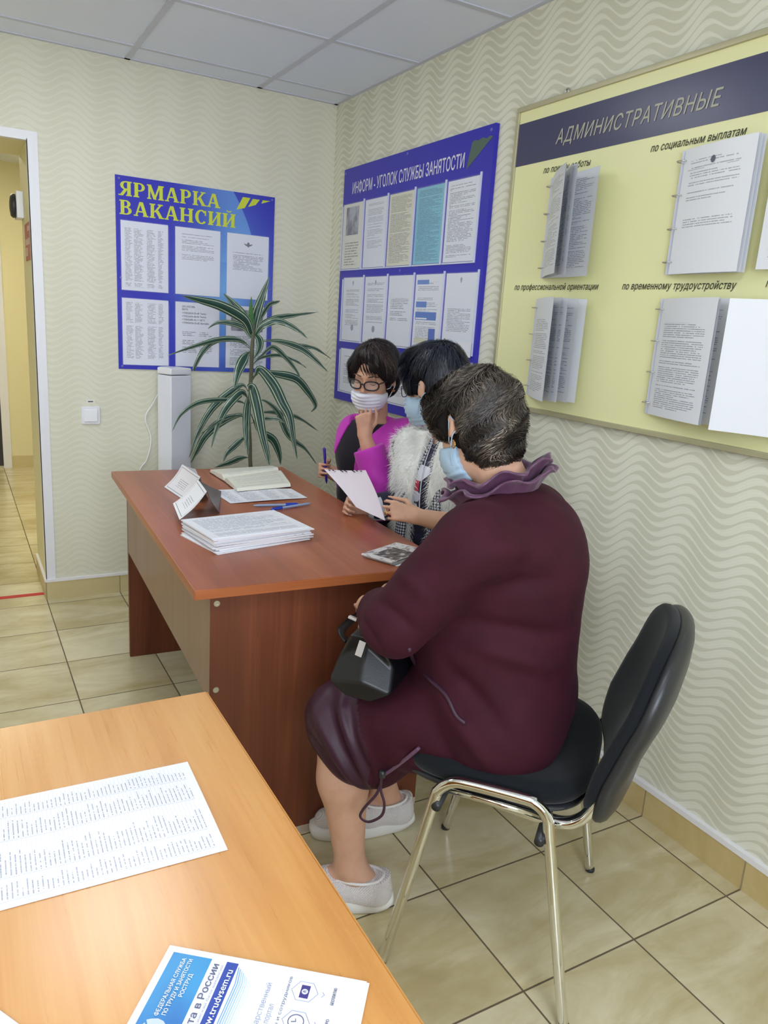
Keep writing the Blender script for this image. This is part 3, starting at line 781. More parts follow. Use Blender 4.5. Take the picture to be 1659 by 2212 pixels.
place_text('АДМИНИСТРАТИВНЫЕ', (-.0198, -1.675, 1.944), (-.0198, -2.281, 1.940), .041, (-1, 0, 0), M_title, B3, shear=.25, offset=.008, space=1.1)
for tx, a, b, za, zb in (('по поиску работы', -1.629, -1.842, 1.864, 1.861), ('по социальным выплатам', -2.071, -2.366, 1.863, 1.860), ('по профессиональной ориентации', -1.542, -1.939, 1.505, 1.504), ('по временному трудоустройству', -2.034, -2.409, 1.504, 1.503)):
    place_text(tx, (-.0186, a, za), (-.0186, b, zb), .0195, (-1, 0, 0), M_txt_dark, B3, shear=.28, offset=.01, space=1.05)
place_text('п', (-.0186, -2.489, 1.507), (-.0186, -2.500, 1.507), .0195, (-1, 0, 0), M_txt_dark, B3, shear=.28, offset=.01)
hk = MB(); hk.tube([(-.006, -1.686 + .008*math.cos(a), 2.094 + .009*math.sin(a)) for a in [2*math.pi*k/14 for k in range(14)]], .0025, 8, closed=True)
hk.box((-.008, -1.69, 2.076), (-.004, -1.682, 2.088)); hk.build('hanging_loop', M_metal, B3, smooth=True)

M_page_blank = plain('page_white', (236, 238, 244), 0.3)
M_pg = [doc('regulation_print_a', (236, 238, 244), (150, 152, 164), 52, .12, .84, .08, .70, 38, gap=.35, seed=31.0),
        doc('regulation_print_b', (234, 236, 242), (132, 134, 148), 58, .1, .88, .2, .93, 40, gap=.05, seed=32.5),
        doc('regulation_print_c', (226, 228, 234), (130, 132, 146), 60, .1, .9, .07, .93, 34, gap=.1, seed=33.5),
        doc('regulation_print_d', (226, 228, 232), (96, 98, 110), 30, .1, .7, .06, .95, 20, gap=.12, seed=34.5, rag=.5), M_page_blank]
def flip_rack(ys, z1, z0, angles, label, w=.230, mats=(0, 1, 2, 3), crest=False):
    root = empty('page_rack', (-.0195, ys, z0), 0, label, 'document rack', 'page racks on the yellow board')
    h = z1 - z0
    b = MB(); b.box((-.012, -.006, 0), (0, .012, h)); b.build('spine', M_rail, root, bevel=.001)
    for k in range(4):
        zc = h*(.1 + .27*k)
        MB().tube([(-.0175 + .014*math.cos(a), .002 + .014*math.sin(a), zc) for a in [2*math.pi*j/16 for j in range(16)]], .0016, 6, closed=True).build('ring', M_metal, root, smooth=True)
    for k, a in enumerate(angles):
        a = rad(a); d = np.array([-math.sin(a), -math.cos(a), 0]); nn = np.array([-math.cos(a), math.sin(a), 0]) 
        P0 = np.array([-.014, -.004, .0]) + nn*.0006*(len(angles)-k)
        m = MB(); bow = .006*(-1)**k
        m.surf(lambda s, t: P0 + d*w*s + np.array([0, 0, h])*t + nn*(.0006 + bow*math.sin(math.pi*s)), 8, 4)
        m.surf(lambda s, t: P0 + d*w*(1-s) + np.array([0, 0, h])*t + nn*(bow*math.sin(math.pi*s)), 8, 4, uv=lambda s, t: (1-s, t))
        pg = m.build('page', M_pg[mats[k % len(mats)]], root, smooth=True, fixn=False)
        if crest and k == 0:
            q = MB(); cc = P0 + d*w*.46 + np.array([0, 0, h*.875]) + nn*.0078
            q.poly([cc + d*.0075*math.cos(b) + np.array([0, 0, .0085*math.sin(b)]) for b in [2*math.pi*j/18 for j in range(18)]]); q.build('crest', plain('crest_dark_grey', (96, 100, 116), .5), pg, fixn=False)
            q = MB(); q.add([cc + d*(a*w) + np.array([0, 0, b]) - nn*.002 for a, b in ((-.36, -.0165), (.36, -.0165), (.36, -.0155), (-.36, -.0155))], [(0, 1, 2, 3)]); q.build('ruled_line', plain('rule_grey', (150, 152, 164), .5), pg, fixn=False)
    return root
flip_rack(-1.698, 1.842, 1.540, (32, 27.5, 24, 7), 'fanned page rack under the job search heading of the yellow board', mats=(2, 2, 1, 2))
flip_rack(-2.205, 1.846, 1.540, (7, 5.5, 4, 2.5, 1), 'thick page rack with crest letter under the social payments heading', mats=(0, 1, 2, 1, 2), crest=True)
flip_rack(-1.690, 1.475, 1.165, (28.5, 23, 18, 9.5, 2), 'fanned page rack under the career guidance heading of the yellow board', mats=(1, 2, 2, 2, 3))
flip_rack(-2.205, 1.478, 1.170, (16, 14.5, 6, 4, 2, 1), 'page rack under the temporary employment heading, leaves half open', mats=(1, 2, 2, 1, 2, 2))
flip_rack(-2.700, 1.840, 1.545, (176, 3, 1.5), 'page rack at the right picture edge, upper row of the yellow board', mats=(2, 1, 2))
flip_rack(-2.680, 1.475, 1.165, (160, 8, 3), 'page rack with blank leaf turned left, lower row at the picture edge', mats=(4, 1, 2))
# ================================================================== SMOOTH BODIES (signed distances meshed with surface nets)
def nrm(v): v = np.array(v, float); return v / (np.linalg.norm(v) + 1e-12)

def cap(a, b, ra, rb, k=.02, op='u'):
    a = np.array(a, float); b = np.array(b, float); ba = b - a; L2 = float(ba @ ba) + 1e-12; R = max(ra, rb)
    def f(X, Y, Z):
        px, py, pz = X-a[0], Y-a[1], Z-a[2]
        t = np.clip((px*ba[0] + py*ba[1] + pz*ba[2]) / L2, 0, 1)
        return np.sqrt((px-t*ba[0])**2 + (py-t*ba[1])**2 + (pz-t*ba[2])**2) - (ra + (rb-ra)*t)
    return (f, np.minimum(a, b)-R, np.maximum(a, b)+R, k, op)

def ell(c, r, R=None, k=.03, op='u'):
    c = np.array(c, float); r = np.array(r, float); R = np.eye(3) if R is None else np.array(R, float)   # columns = axes
    def f(X, Y, Z):
        px, py, pz = X-c[0], Y-c[1], Z-c[2]
        q = [px*R[0, i] + py*R[1, i] + pz*R[2, i] for i in range(3)]
        k0 = np.sqrt(sum((q[i]/r[i])**2 for i in range(3)))
        k1 = np.sqrt(sum((q[i]/r[i]**2)**2 for i in range(3))) + 1e-9
        return k0*(k0-1)/k1
    ext = np.sqrt(((R*r)**2).sum(1))
    return (f, c-ext, c+ext, k, op)

def sdf_field(prims, h, off=0.0, pad=.012, bounds=None):
    add = [p for p in prims if p[4] == 'u']
    lo = np.min([p[1] for p in add], 0) - pad - abs(off) - 2*h
    hi = np.max([p[2] for p in add], 0) + pad + abs(off) + 2*h
    if bounds is not None: lo = np.maximum(lo, bounds[0]); hi = np.minimum(hi, bounds[1])
    n = np.ceil((hi-lo)/h).astype(int) + 1
    F = np.full(n, .25, np.float32)
    ax = [(lo[i] + h*np.arange(n[i])).astype(np.float32) for i in range(3)]
    for f, a, b, k, op in prims:
        p = pad + k + abs(off) + 2*h
        i0 = np.clip(np.floor((a-p-lo)/h).astype(int), 0, n); i1 = np.clip(np.ceil((b+p-lo)/h).astype(int)+1, 0, n)
        if np.any(i1 <= i0): continue
        sl = tuple(slice(i0[i], i1[i]) for i in range(3))
        d = f(ax[0][sl[0]][:, None, None], ax[1][sl[1]][None, :, None], ax[2][sl[2]][None, None, :]).astype(np.float32)
        cur = F[sl]
        if op == 's': d = -d; hh = np.maximum(k - np.abs(cur-d), 0)/max(k, 1e-6); F[sl] = np.maximum(cur, d) + hh*hh*k*.25
        else: hh = np.maximum(k - np.abs(cur-d), 0)/max(k, 1e-6); F[sl] = np.minimum(cur, d) - hh*hh*k*.25
    return F - off, lo, ax

def surface_nets(F, lo, h):
    S = F < 0
    c = np.zeros(tuple(np.array(F.shape)-1), np.uint8)
    for i in (0, 1):
        for j in (0, 1):
            for k in (0, 1):
                c += S[i:i+c.shape[0], j:j+c.shape[1], k:k+c.shape[2]]
    act = (c > 0) & (c < 8)
    ids = np.argwhere(act)
    idx = np.full(c.shape, -1, np.int32); idx[act] = np.arange(len(ids))
    acc = np.zeros((len(ids), 3)); cnt = np.zeros(len(ids))
    corners = [(i, j, k) for i in (0, 1) for j in (0, 1) for k in (0, 1)]
    for a in corners:
        for d in range(3):
            if a[d]: continue
            b = list(a); b[d] = 1
            va = F[ids[:, 0]+a[0], ids[:, 1]+a[1], ids[:, 2]+a[2]]; vb = F[ids[:, 0]+b[0], ids[:, 1]+b[1], ids[:, 2]+b[2]]
            cr = (va < 0) != (vb < 0)
            t = np.where(cr, va/np.where(cr, va-vb, 1), 0)
            p = np.array(a, float)[None].repeat(len(ids), 0); p[:, d] += t
            acc[cr] += p[cr]; cnt += cr
    V = lo + (ids + acc/np.maximum(cnt, 1)[:, None]) * h
    Q = []
    for d in range(3):
        e1, e2 = [(1, 2), (2, 0), (0, 1)][d]
        A = np.take(S, range(0, S.shape[d]-1), d); B = np.take(S, range(1, S.shape[d]), d)
        e = np.argwhere(A != B)
        if not len(e): continue
        m = (e[:, e1] >= 1) & (e[:, e2] >= 1) & (e[:, e1] < c.shape[e1]) & (e[:, e2] < c.shape[e2])
        e = e[m]; ins = A[e[:, 0], e[:, 1], e[:, 2]]
        def cell(o1, o2):
            q = e.copy(); q[:, e1] += o1; q[:, e2] += o2
            return idx[q[:, 0], q[:, 1], q[:, 2]]
        q = np.stack([cell(-1, -1), cell(0, -1), cell(0, 0), cell(-1, 0)], 1)
        q[~ins] = q[~ins][:, ::-1]
        Q.append(q)
    Q = np.concatenate(Q); Q = Q[(Q >= 0).all(1)]
    return V, Q

def relax(V, Q, it=1, w=.5):
    for _ in range(it):
        s = np.zeros_like(V); n = np.zeros(len(V))
        for i in range(4):
            a, b = Q[:, i], Q[:, (i+1) % 4]
            np.add.at(s, a, V[b]); np.add.at(n, a, 1); np.add.at(s, b, V[a]); np.add.at(n, b, 1)
        V = V*(1-w) + w*s/np.maximum(n, 1)[:, None]
    return V

def vnormals(V, Q):
    fn = np.cross(V[Q[:, 2]]-V[Q[:, 0]], V[Q[:, 3]]-V[Q[:, 1]])
    N = np.zeros_like(V)
    for i in range(4): np.add.at(N, Q[:, i], fn)
    return N / (np.linalg.norm(N, axis=1)[:, None] + 1e-12)

def quads_object(name, V, Q, mat, parent=None):
    me = bpy.data.meshes.new(name)
    me.vertices.add(len(V)); me.vertices.foreach_set('co', V.astype(np.float32).reshape(-1))
    me.loops.add(Q.size); me.loops.foreach_set('vertex_index', Q.astype(np.int32).reshape(-1))
    me.polygons.add(len(Q)); me.polygons.foreach_set('loop_start', np.arange(0, Q.size, 4, dtype=np.int32))
    me.polygons.foreach_set('use_smooth', np.ones(len(Q), bool))
    for m_ in (mat if isinstance(mat, (list, tuple)) else [mat]): me.materials.append(m_)
    me.update(calc_edges=True); me.validate()
    o = bpy.data.objects.new(name, me); COL.objects.link(o)
    if parent is not None: o.parent = parent
    return o

def blob(name, prims, h, mat, parent=None, off=0.0, cut=None, disp=None, it=1, bounds=None, facemat=None):
    F, lo, ax = sdf_field(prims, h, off, bounds=bounds)
    if cut is not None:
        F = np.maximum(F, cut(ax[0][:, None, None], ax[1][None, :, None], ax[2][None, None, :]).astype(np.float32))
        F[0] = F[-1] = .1; F[:, 0] = F[:, -1] = .1; F[:, :, 0] = F[:, :, -1] = .1
    V, Q = surface_nets(F, lo, h)
    V = relax(V, Q, it)
    if disp is not None:
        N = vnormals(V, Q); V = V + N*disp(V, N)[:, None]
    o = quads_object(name, V, Q, mat, parent)
    if facemat is not None:
        o.data.polygons.foreach_set('material_index', facemat(V[Q].mean(1)).astype(np.int32))
    return o, V, Q

def shr(P, a):
    return [((lambda X, Y, Z, f=f: f(X, Y, Z) + a), lo, hi, k, op) for f, lo, hi, k, op in P]

def sgn_noise(V, s, seed=0):
    """cheap smooth noise from sines"""
    r = np.random.RandomState(seed); out = 0
    for k in range(6):
        d = r.normal(size=3); d /= np.linalg.norm(d); out = out + np.sin(V @ d * s*(.6+.25*k) + r.uniform(0, 6.28)) / (1+.3*k)
    return out / 3.0

# ---- anatomy
class Head:
    def __init__(s, c, yaw, pitch=0.0, roll=0.0, k=1.0):
        M = Matrix.Rotation(yaw, 3, 'Z') @ Matrix.Rotation(pitch, 3, 'Y') @ Matrix.Rotation(roll, 3, 'X')
        s.R = np.array(M); s.c = np.array(c, float); s.k = k
    def p(s, x, y, z): return s.c + s.R @ (np.array([x, y, z]) * s.k)
    def loc(s, V): return ((V - s.c) @ s.R) / s.k
    def locg(s, X, Y, Z):
        px, py, pz = X-s.c[0], Y-s.c[1], Z-s.c[2]
        return [(px*s.R[0, i] + py*s.R[1, i] + pz*s.R[2, i])/s.k for i in range(3)]
    def E(s, c, r, k=.02, op='u', tilt=0.0):
        R = s.R
        if tilt: R = s.R @ np.array(Matrix.Rotation(tilt, 3, 'Y'))
        return ell(s.p(*c), np.array(r)*s.k, R, k, op)
    def C(s, a, b, ra, rb, k=.01, op='u'): return cap(s.p(*a), s.p(*b), ra*s.k, rb*s.k, k, op)
    def prims(s):
        P = [s.E((-.012, 0, .032), (.097, .077, .088)), s.E((.030, 0, -.03), (.062, .060, .085), .03), s.E((.030, 0, -.076), (.050, .049, .036), .03), s.E((.070, 0, -.100), (.018, .022, .015), .02)]
        for t in (1, -1):
            P.append(s.E((.058, .036*t, -.032), (.028, .024, .028), .02))
            P.append(s.E((.099, .032*t, .004), (.016, .020, .011), .014, 's'))
            P.append(s.E((.077, .031*t, .003), (.0135, .016, .0125), .003))
            P.append(s.E((.100, .0115*t, -.034), (.0095, .008, .007), .006))
            P.append(s.E((-.008, .081*t, -.006), (.020, .0095, .032), .008, tilt=-.2))
            P.append(s.E((.001, .092*t, -.001), (.010, .0075, .017), .005, 's', tilt=-.2))
        P += [s.C((.087, -.036, .023), (.087, .036, .023), .008, .008, .018), s.C((.090, 0, .008), (.112, 0, -.026), .0075, .0115, .012),
              s.C((.090, -.018, -.064), (.090, .018, -.064), .0055, .0055, .008), s.C((.088, -.015, -.073), (.088, .015, -.073), .006, .006, .008)]
        return P

def hand(w, d, n, left, curls=((50, 60, 35),)*4, thumb=None, sc=.93, spread=.0):
    """w wrist point, d finger direction, n direction the palm faces; curls = degrees per joint for index..little"""
    w = np.array(w, float); d = nrm(d); n = np.array(n, float); n = nrm(n - d*(n @ d))
    s = np.cross(n, d) if left else np.cross(d, n)          # towards the thumb
    P = []; tips = []
    kn = [.027, .009, -.009, -.026]; ml = [.082, .085, .081, .073]; fl = [.070, .078, .073, .056]
    for i in range(4):
        base = w + (d*.010 + s*kn[i]*.55)*sc
        k0 = w + (d*ml[i] + s*kn[i])*sc - n*.004*abs(i-1.3)*sc
        P.append(cap(base, k0, .0125*sc, .0098*sc, .016))
        pos = k0; dv = nrm(d + s*spread*(1.5-i)); nv = nrm(n - dv*(n @ dv))
        r = [.0095, .0086, .0078, .0066]; q = 1.0 if i < 3 else .88
        for j, (L, c) in enumerate(zip((.46, .30, .24), curls[i])):
            a = math.radians(c)
            dv, nv = dv*math.cos(a) + nv*math.sin(a), nv*math.cos(a) - dv*math.sin(a)
            nxt = pos + dv*fl[i]*L*sc
            P.append(cap(pos, nxt, r[j]*sc*q, r[j+1]*sc*q, .003))
            pos = nxt
        tips.append(pos)
    t0 = w + (d*.018 + s*.016 + n*.006)*sc
    t1 = t0 + nrm(s*.62 + d*.62 + n*.42)*.042*sc
    if thumb is None: t2 = t1 + nrm(d*.9 + s*.15 + n*.25)*.034*sc; t3 = t2 + nrm(d*.9 - s*.15 + n*.2)*.027*sc
    else:
        th = np.array(thumb, float); v = nrm(th - t1); t2 = t1 + v*.034*sc; t3 = t2 + nrm(v + .0*n)*.027*sc
    P += [cap(t0, t1, .0145*sc, .0115*sc, .014), cap(t1, t2, .0112*sc, .0098*sc, .004), cap(t2, t3, .0098*sc, .0075*sc, .003)]
    return P, tips, t3

def frameR(fwd, up=(0, 0, 1)):
    """columns: forward, left, up"""
    f = nrm(fwd); u = np.array(up, float); l = nrm(np.cross(u, f)); u = np.cross(f, l)
    return np.stack([f, l, u], 1)

# ---- hair strands laid over a head
def strands(name, head, roots, norms, flow, n, steps, step, width, mat, parent, seed=1, lift=.0006, jitter=.25, c=(-.015, 0, .035), r=(.115, .10, .105), curl=0.0, grow=0.0, wv=60.0, surf=None, avoid=None, clump=0.0):
    rs = np.random.RandomState(seed)
    pick = rs.choice(len(roots), n, replace=len(roots) < n)
    p = head.loc(roots[pick]); c = np.array(c); r = np.array(r)
    k0 = np.linalg.norm((p-c)/r, axis=1)
    rnd = rs.uniform(size=n); ph = rs.uniform(0, 6.28, n)
    lens = rs.uniform(.55, 1.1, n)
    jit = rs.normal(size=(n, 3))*jitter
    pts = [p.copy()]; nn = []
    bv = None
    if clump: rnd = np.clip(.56 + .5*clump*sgn_noise(p, 60, seed+3) + (rnd-.5)*(1-clump*.6), 0, 1)
    if surf is not None:
        from mathutils.bvhtree import BVHTree
        bv = BVHTree.FromPolygons(head.loc(surf[0]).tolist(), surf[1].tolist())
    for i in range(steps):
        q = (p-c)/r**2; q = q/(np.linalg.norm(q, axis=1)[:, None]+1e-9)
        f = flow(p) + jit + np.cross(q, flow(p))*(curl*np.sin(ph+i*1.1))[:, None]
        f = f - q*(f*q).sum(1)[:, None]; f /= (np.linalg.norm(f, axis=1)[:, None]+1e-9)
        nn.append(np.cross(q, f))
        p = p + f*step*lens[:, None]
        k = np.linalg.norm((p-c)/r, axis=1)
        tgt = k0 + lift*30*(i+1)/steps*np.sin(np.pi*(i+1)/steps*.9)*rs.uniform(.4, 1.6, n) + grow*(i+1)/steps
        if bv is None: p = c + (p-c)*(tgt/k)[:, None]
        else:
            up = (.0008 + lift*np.sin(np.pi*(i+1)/steps*.85)*rs.uniform(.3, 1.7, n))
            for j in range(n):
                co, no, _i, _d = bv.find_nearest(Vector(p[j]))
                if co is not None: p[j] = np.array(co) + np.array(no)*up[j]
        pts.append(p.copy())
    nn.append(nn[-1])
    if avoid is not None:
        bad = np.zeros(n, bool)
        for q in pts: bad |= avoid(q)
        ok = ~bad; pts = [q[ok] for q in pts]; nn = [q[ok] for q in nn]; rnd = rnd[ok]; n = int(ok.sum())
    V = []; 
    for i, (q, s_) in enumerate(zip(pts, nn)):
        w = width*(1.0 - .92*(i/steps)**2)*(.75+.5*rnd)
        V.append(q - s_*w[:, None]); V.append(q + s_*w[:, None])
    V = np.stack(V, 1)                     # n, 2(steps+1), 3
    W = (V.reshape(-1, 3)*head.k) @ head.R.T + head.c
    m = 2*(steps+1); Q = []
    base = np.arange(n)*m
    for i in range(steps): Q.append(np.stack([base+2*i, base+2*i+1, base+2*i+3, base+2*i+2], 1))
    Q = np.stack(Q, 1).reshape(-1, 4)
    o = quads_object(name, W, Q, mat, parent)
    uvl = o.data.uv_layers.new(name='UVMap')
    li = np.empty(len(o.data.loops), np.int32); o.data.loops.foreach_get('vertex_index', li)
    uvv = np.stack([rnd[li//m], ((li % m)//2)/steps], 1)
    uvl.data.foreach_set('uv', uvv.astype(np.float32).reshape(-1))
    return o

def hair_mat(name, stops, rough=.42):
    t = NT(name); u, v, _ = t.sep(t.uv())
    return t.set(col=t.ramp(u, [(p, lin(c)) for p, c in stops]), rough=rough, spec=.45)

def skin(name, rgb, red):
    t = NT(name); n1 = t.noise(t.obj(), 35.0, 3.0); n2 = t.noise(t.obj(), 260.0, 2.0)
    col = t.mix(t.sstep(n1, .35, .7), lin(rgb), lin(red)); t.bump(n2, .12, .0008)
    return t.set(col=col, rough=.5, spec=.4, sss=.08, ssss=.01)
def fabric(name, rgb, rough=.8, sheen=.25, bs=.2, scale=500.0, rgb2=None, tint=None):
    t = NT(name); n = t.noise(t.obj(), scale, 2.0); t.bump(n, bs, .0012)
    c = t.mix(t.sstep(t.noise(t.obj(), 14.0, 2.0), .3, .7), lin(rgb), lin(rgb2 or rgb))
    t.set(col=c, rough=rough, spec=.25, sheen=sheen, sheenr=.45)
    if tint: t.set(sheent=lin(tint))
    return t.mat

def mask_part(H, mat, parent, ztop=-.015, h=.0025, pinch=.0):
    P = [H.E((.044, 0, -.062), (.070, .0685, .064), .03), H.C((.092, 0, -.022), (.113, 0, -.040), .011, .014, .03), H.E((.070, 0, -.100), (.026, .034, .020), .02)]
    def cut(X, Y, Z):
        x, y, z = H.locg(X, Y, Z)
        return np.maximum(np.maximum((z - ztop - .10*(x-.10) + 2.2*y*y)*.9, .012 - x - .1*(z+.06)), -.122 - z)
    def disp(V, N):
        q = H.loc(V); return .0013*np.sin(q[:, 2]*2*math.pi/.015 + 1.0) * (np.abs(q[:, 1]) < .06) + .001*sgn_noise(q, 90, 4)
    o, _, _ = blob('face_mask', P, h, mat, parent, off=.003, cut=cut, disp=disp)
    lp = MB()
    for t in (1, -1):
        for z in (-.035, -.085):
            pts = smooth_path([H.p(.028, .0655*t, z), H.p(.012, .076*t, z*.6-.008), H.p(-.012, .084*t, (-.03 if z < -.05 else .012)), H.p(-.024, .080*t, (-.02 if z < -.05 else .0))], 6)
            lp.tube(pts, .0013, 6)
    lp.build('ear_loop', mat, parent, smooth=True)
    return o

def glasses_part(H, frame_mat, lens_mat, parent, w=.026, hgt=.0175, r=.0019):
    g = MB()
    for t in (1, -1):
        ring = [H.p(.1135 - .10*abs(math.copysign(abs(math.cos(a))**.85, math.cos(a))*w + .0)**1.0*.0 - 6*(.033*t + math.cos(a)*w - 0)**2*.9, .033*t + math.copysign(abs(math.cos(a))**.8, math.cos(a))*w, -.004 + math.copysign(abs(math.sin(a))**.8, math.sin(a))*hgt) for a in [2*math.pi*k/28 for k in range(28)]]
        g.tube(ring, r, 8, closed=True)
        g.tube(smooth_path([H.p(.094, .060*t, .004), H.p(.06, .073*t, .006), H.p(.0, .082*t, .008), H.p(-.02, .082*t, -.004)], 6), r*.8, 8)
    g.tube(smooth_path([H.p(.1135, -.009, -.001), H.p(.1155, 0, .002), H.p(.1135, .009, -.001)], 5), r, 8)
    fr = g.build('glasses', frame_mat, parent, smooth=True)
    for t in (1, -1):
        m = MB(); m.add([H.p(.1135 - 5.4*(.033*t + math.cos(a)*w)**2, .033*t + math.copysign(abs(math.cos(a))**.8, math.cos(a))*w, -.004 + math.copysign(abs(math.sin(a))**.8, math.sin(a))*hgt) for a in [2*math.pi*k/24 for k in range(24)]], [tuple(range(24))])
        m.build('lens', lens_mat, fr)
    return fr
# ================================================================== PEOPLE
M_skin3 = skin('skin_fair', (212, 168, 142), (208, 160, 135))
M_skin1 = skin('skin_warm', (206, 158, 131), (201, 149, 124))
M_mask_w = plain('white_mask_cloth', (232, 232, 242), 0.75, sheen=.1)
M_mask_b = plain('blue_mask_cloth', (170, 196, 218), 0.75, sheen=.1)
M_gold = plain('gold', (214, 170, 90), 0.2, metal=1.0)
M_glassf = plain('dark_glasses_frame', (26, 20, 26), 0.25)
_t = NT('clear_lens'); M_lens = _t.set(col=(1, 1, 1, 1), rough=.02, alpha=.12, spec=.6)
M_lash = plain('dark_lash', (40, 28, 26), 0.7)
M_brow = plain('brow_hair', (98, 74, 62), 0.8)
M_shoe = NT('white_knit_shoe'); _x, _y, _z = M_shoe.sep(M_shoe.obj())
_w = M_shoe.mul(M_shoe.sin(M_shoe.mul(_z, 1500.0)), M_shoe.sin(M_shoe.mul(M_shoe.add(_x, _y), 1100.0)))
M_shoe.bump(_w, .5, .002); M_shoe = M_shoe.set(col=M_shoe.mix(M_shoe.gt(_w, .35), lin((238, 233, 233)), lin((192, 184, 186))), rough=.75)
M_sole = plain('white_sole', (236, 236, 234), 0.45)
M_dark_shoe = plain('dark_shoe', (34, 32, 34), 0.4)

def leg(P, hip, knee, ankle, heel, toe, r=(.085, .062, .056, .036)):
    hip, knee, ankle = (np.array(q, float) for q in (hip, knee, ankle))
    P += [cap(hip, knee, r[0], r[1], .05), cap(knee, knee*.62 + ankle*.38, r[1]*.93, r[2]*1.02, .03), cap(knee*.62 + ankle*.38, ankle, r[2]*1.02, r[3], .03)]
    heel = np.array(heel, float); toe = np.array(toe, float)
    P += [cap(heel, ankle, .032, .036, .03), cap(ankle*.6 + toe*.4 + np.array([0, 0, -.02]), toe, .036, .024, .03), cap(heel, toe, .028, .022, .03)]
    return P
def arm(P, sh, el, wr, r=(.056, .044, .040, .026)):
    sh, el, wr = (np.array(q, float) for q in (sh, el, wr)); mid = el*.68 + wr*.32
    P += [cap(sh, el, r[0], r[1], .03), cap(el, mid, r[1], r[2]*1.04, .02), cap(mid, wr, r[2]*1.04, r[3], .02)]
    return P

# ------------------------------------------------------------------ the woman in burgundy (nearest, sits side-on)
def woman_burgundy():
    loc = (-.643, -2.513, 0)
    Hd = Head((.160, 0, 1.172), rad(-40), rad(23), rad(0), .96)
    torso = [ell((.045, 0, .585), (.150, .205, .135), k=.05), ell((.085, 0, .72), (.185, .195, .16), k=.07), ell((.062, 0, .88), (.160, .185, .17), k=.07),
             ell((.055, .0, .955), (.110, .165, .075), k=.05), cap((.045, -.15, .955), (.10, .165, .972), .050, .058, .05)]
    neck = [cap((.060, 0, .985), Hd.p(-.02, 0, -.05), .066, .052, .04)]
    shL, elL, wrL = (.105, .195, .955), (.238, .225, .785), (.368, .05, .74)
    shR, elR, wrR = (.05, -.175, .94), (.17, -.25, .77), (.375, -.12, .715)
    armL, armR = arm([], shL, elL, wrL, (.066, .052, .046, .028)), arm([], shR, elR, wrR, (.066, .052, .046, .028))
    hL, _, _ = hand(wrL, (.35, -.8, -.35), (-.35, .1, -.9), True, ((25, 35, 25),)*4)
    hR, _, _ = hand(wrR, (.45, .7, -.45), (-.25, .0, -.95), False, ((25, 35, 25),)*4)
    legs = leg([], (.06, .095, .535), (.398, .105, .462), (.345, .115, .095), (.285, .105, .045), (.475, .155, .035), (.10, .066, .060, .037))
    leg(legs, (.06, -.095, .535), (.385, -.085, .462), (.375, -.195, .10), (.335, -.205, .05), (.49, -.095, .04), (.10, .066, .058, .036))
    body = shr(torso, .02) + neck + Hd.prims() + armL + armR + hL + hR + legs
    root, _, _ = blob('person', body, .0052, M_skin3, None, off=-.004, it=1)
    tag(root, 'woman in burgundy dress sitting with her back to us, bag on her lap', 'person')
    root.location = loc; root.rotation_euler = (0, 0, FA)
    # ---- dress
    M_dress = fabric('burgundy_knit', (60, 16, 31), .8, .07, .12, 700, (53, 13, 27), (150, 80, 116))
    M_taff = plain('plum_taffeta', (98, 58, 88), .38, spec=.5, sheen=.2)
    dr = list(torso)
    dr += [cap(shL, elL, .076, .062, .05), cap(elL, np.array(elL)*.62 + np.array(wrL)*.38, .060, .054, .02),
           cap(shR, elR, .078, .068, .05), cap(elR, np.array(elR)*.66 + np.array(wrR)*.34, .066, .060, .02)]
    sk = [cap((.03, .10, .535), (.400, .105, .478), .115, .074, .07), cap((.03, -.10, .535), (.375, -.085, .478), .115, .074, .09), ell((.20, 0, .50), (.24, .185, .085), k=.06),
          ell((.355, .02, .435), (.102, .165, .088), k=.06), ell((.315, .10, .395), (.085, .085, .062), k=.05)]
    eL = np.array(elL); wL = nrm(np.array(wrL)-eL); cutp = eL + wL*.085
    folds = [  # creases seen on the side: (f0,z0)->(f1,z1), width, amplitude
        ((.10, .87), (-.06, .90), .018, -.006), ((.12, .80), (-.09, .775), .02, -.007), ((.10, .76), (-.10, .70), .02, .006), ((.14, .70), (-.02, .58), .02, -.008), ((.16, .64), (.02, .52), .02, .007), ((.17, .60), (.08, .47), .02, -.006),
        ((.06, .98), (-.04, .93), .02, .004), ((.27, .84), (.18, .80), .012, -.005), ((.31, .80), (.24, .745), .012, -.006), ((.24, .90), (.16, .87), .015, .004),
        ((.44, .52), (.30, .35), .013, .006), ((.41, .55), (.285, .35), .012, -.006), ((.38, .56), (.275, .36), .012, .006), ((.35, .55), (.27, .37), .012, -.005), ((.465, .46), (.31, .34), .012, -.006), ((.32, .52), (.26, .38), .012, .005), ((.24, .50), (.05, .45), .02, -.005), ((.20, .46), (.0, .42), .02, .004)]
    def disp(V, N):
        out = .0035*sgn_noise(V, 26, 2) + .0012*sgn_noise(V, 80, 3)
        m = np.clip((V[:, 1] - .02)/.08, 0, 1)
        for (a, b, w, A) in folds:
            a = np.array(a); b = np.array(b); p = V[:, [0, 2]]; ba = b-a; t = ((p-a) @ ba)/(ba @ ba); tc = np.clip(t, 0, 1)
            q = a + tc[:, None]*ba; q[:, 1] += .012*np.sin(tc*3.1)
            d = np.linalg.norm(p - q, axis=1)
            out = out + (2.6 if min(a[1], b[1]) < .4 else 1.9)*A*np.exp(-(d/w)**2)*np.sin(np.pi*np.clip(tc*.9+.05, 0, 1))*m
        return out
    def cut(X, Y, Z):
        s = (X-cutp[0])*wL[0] + (Y-cutp[1])*wL[1] + (Z-cutp[2])*wL[2]
        near = np.sqrt((X-cutp[0])**2 + (Y-cutp[1])**2 + (Z-cutp[2])**2)
        return np.where(near < .10, s, -1.0) + 0*Z
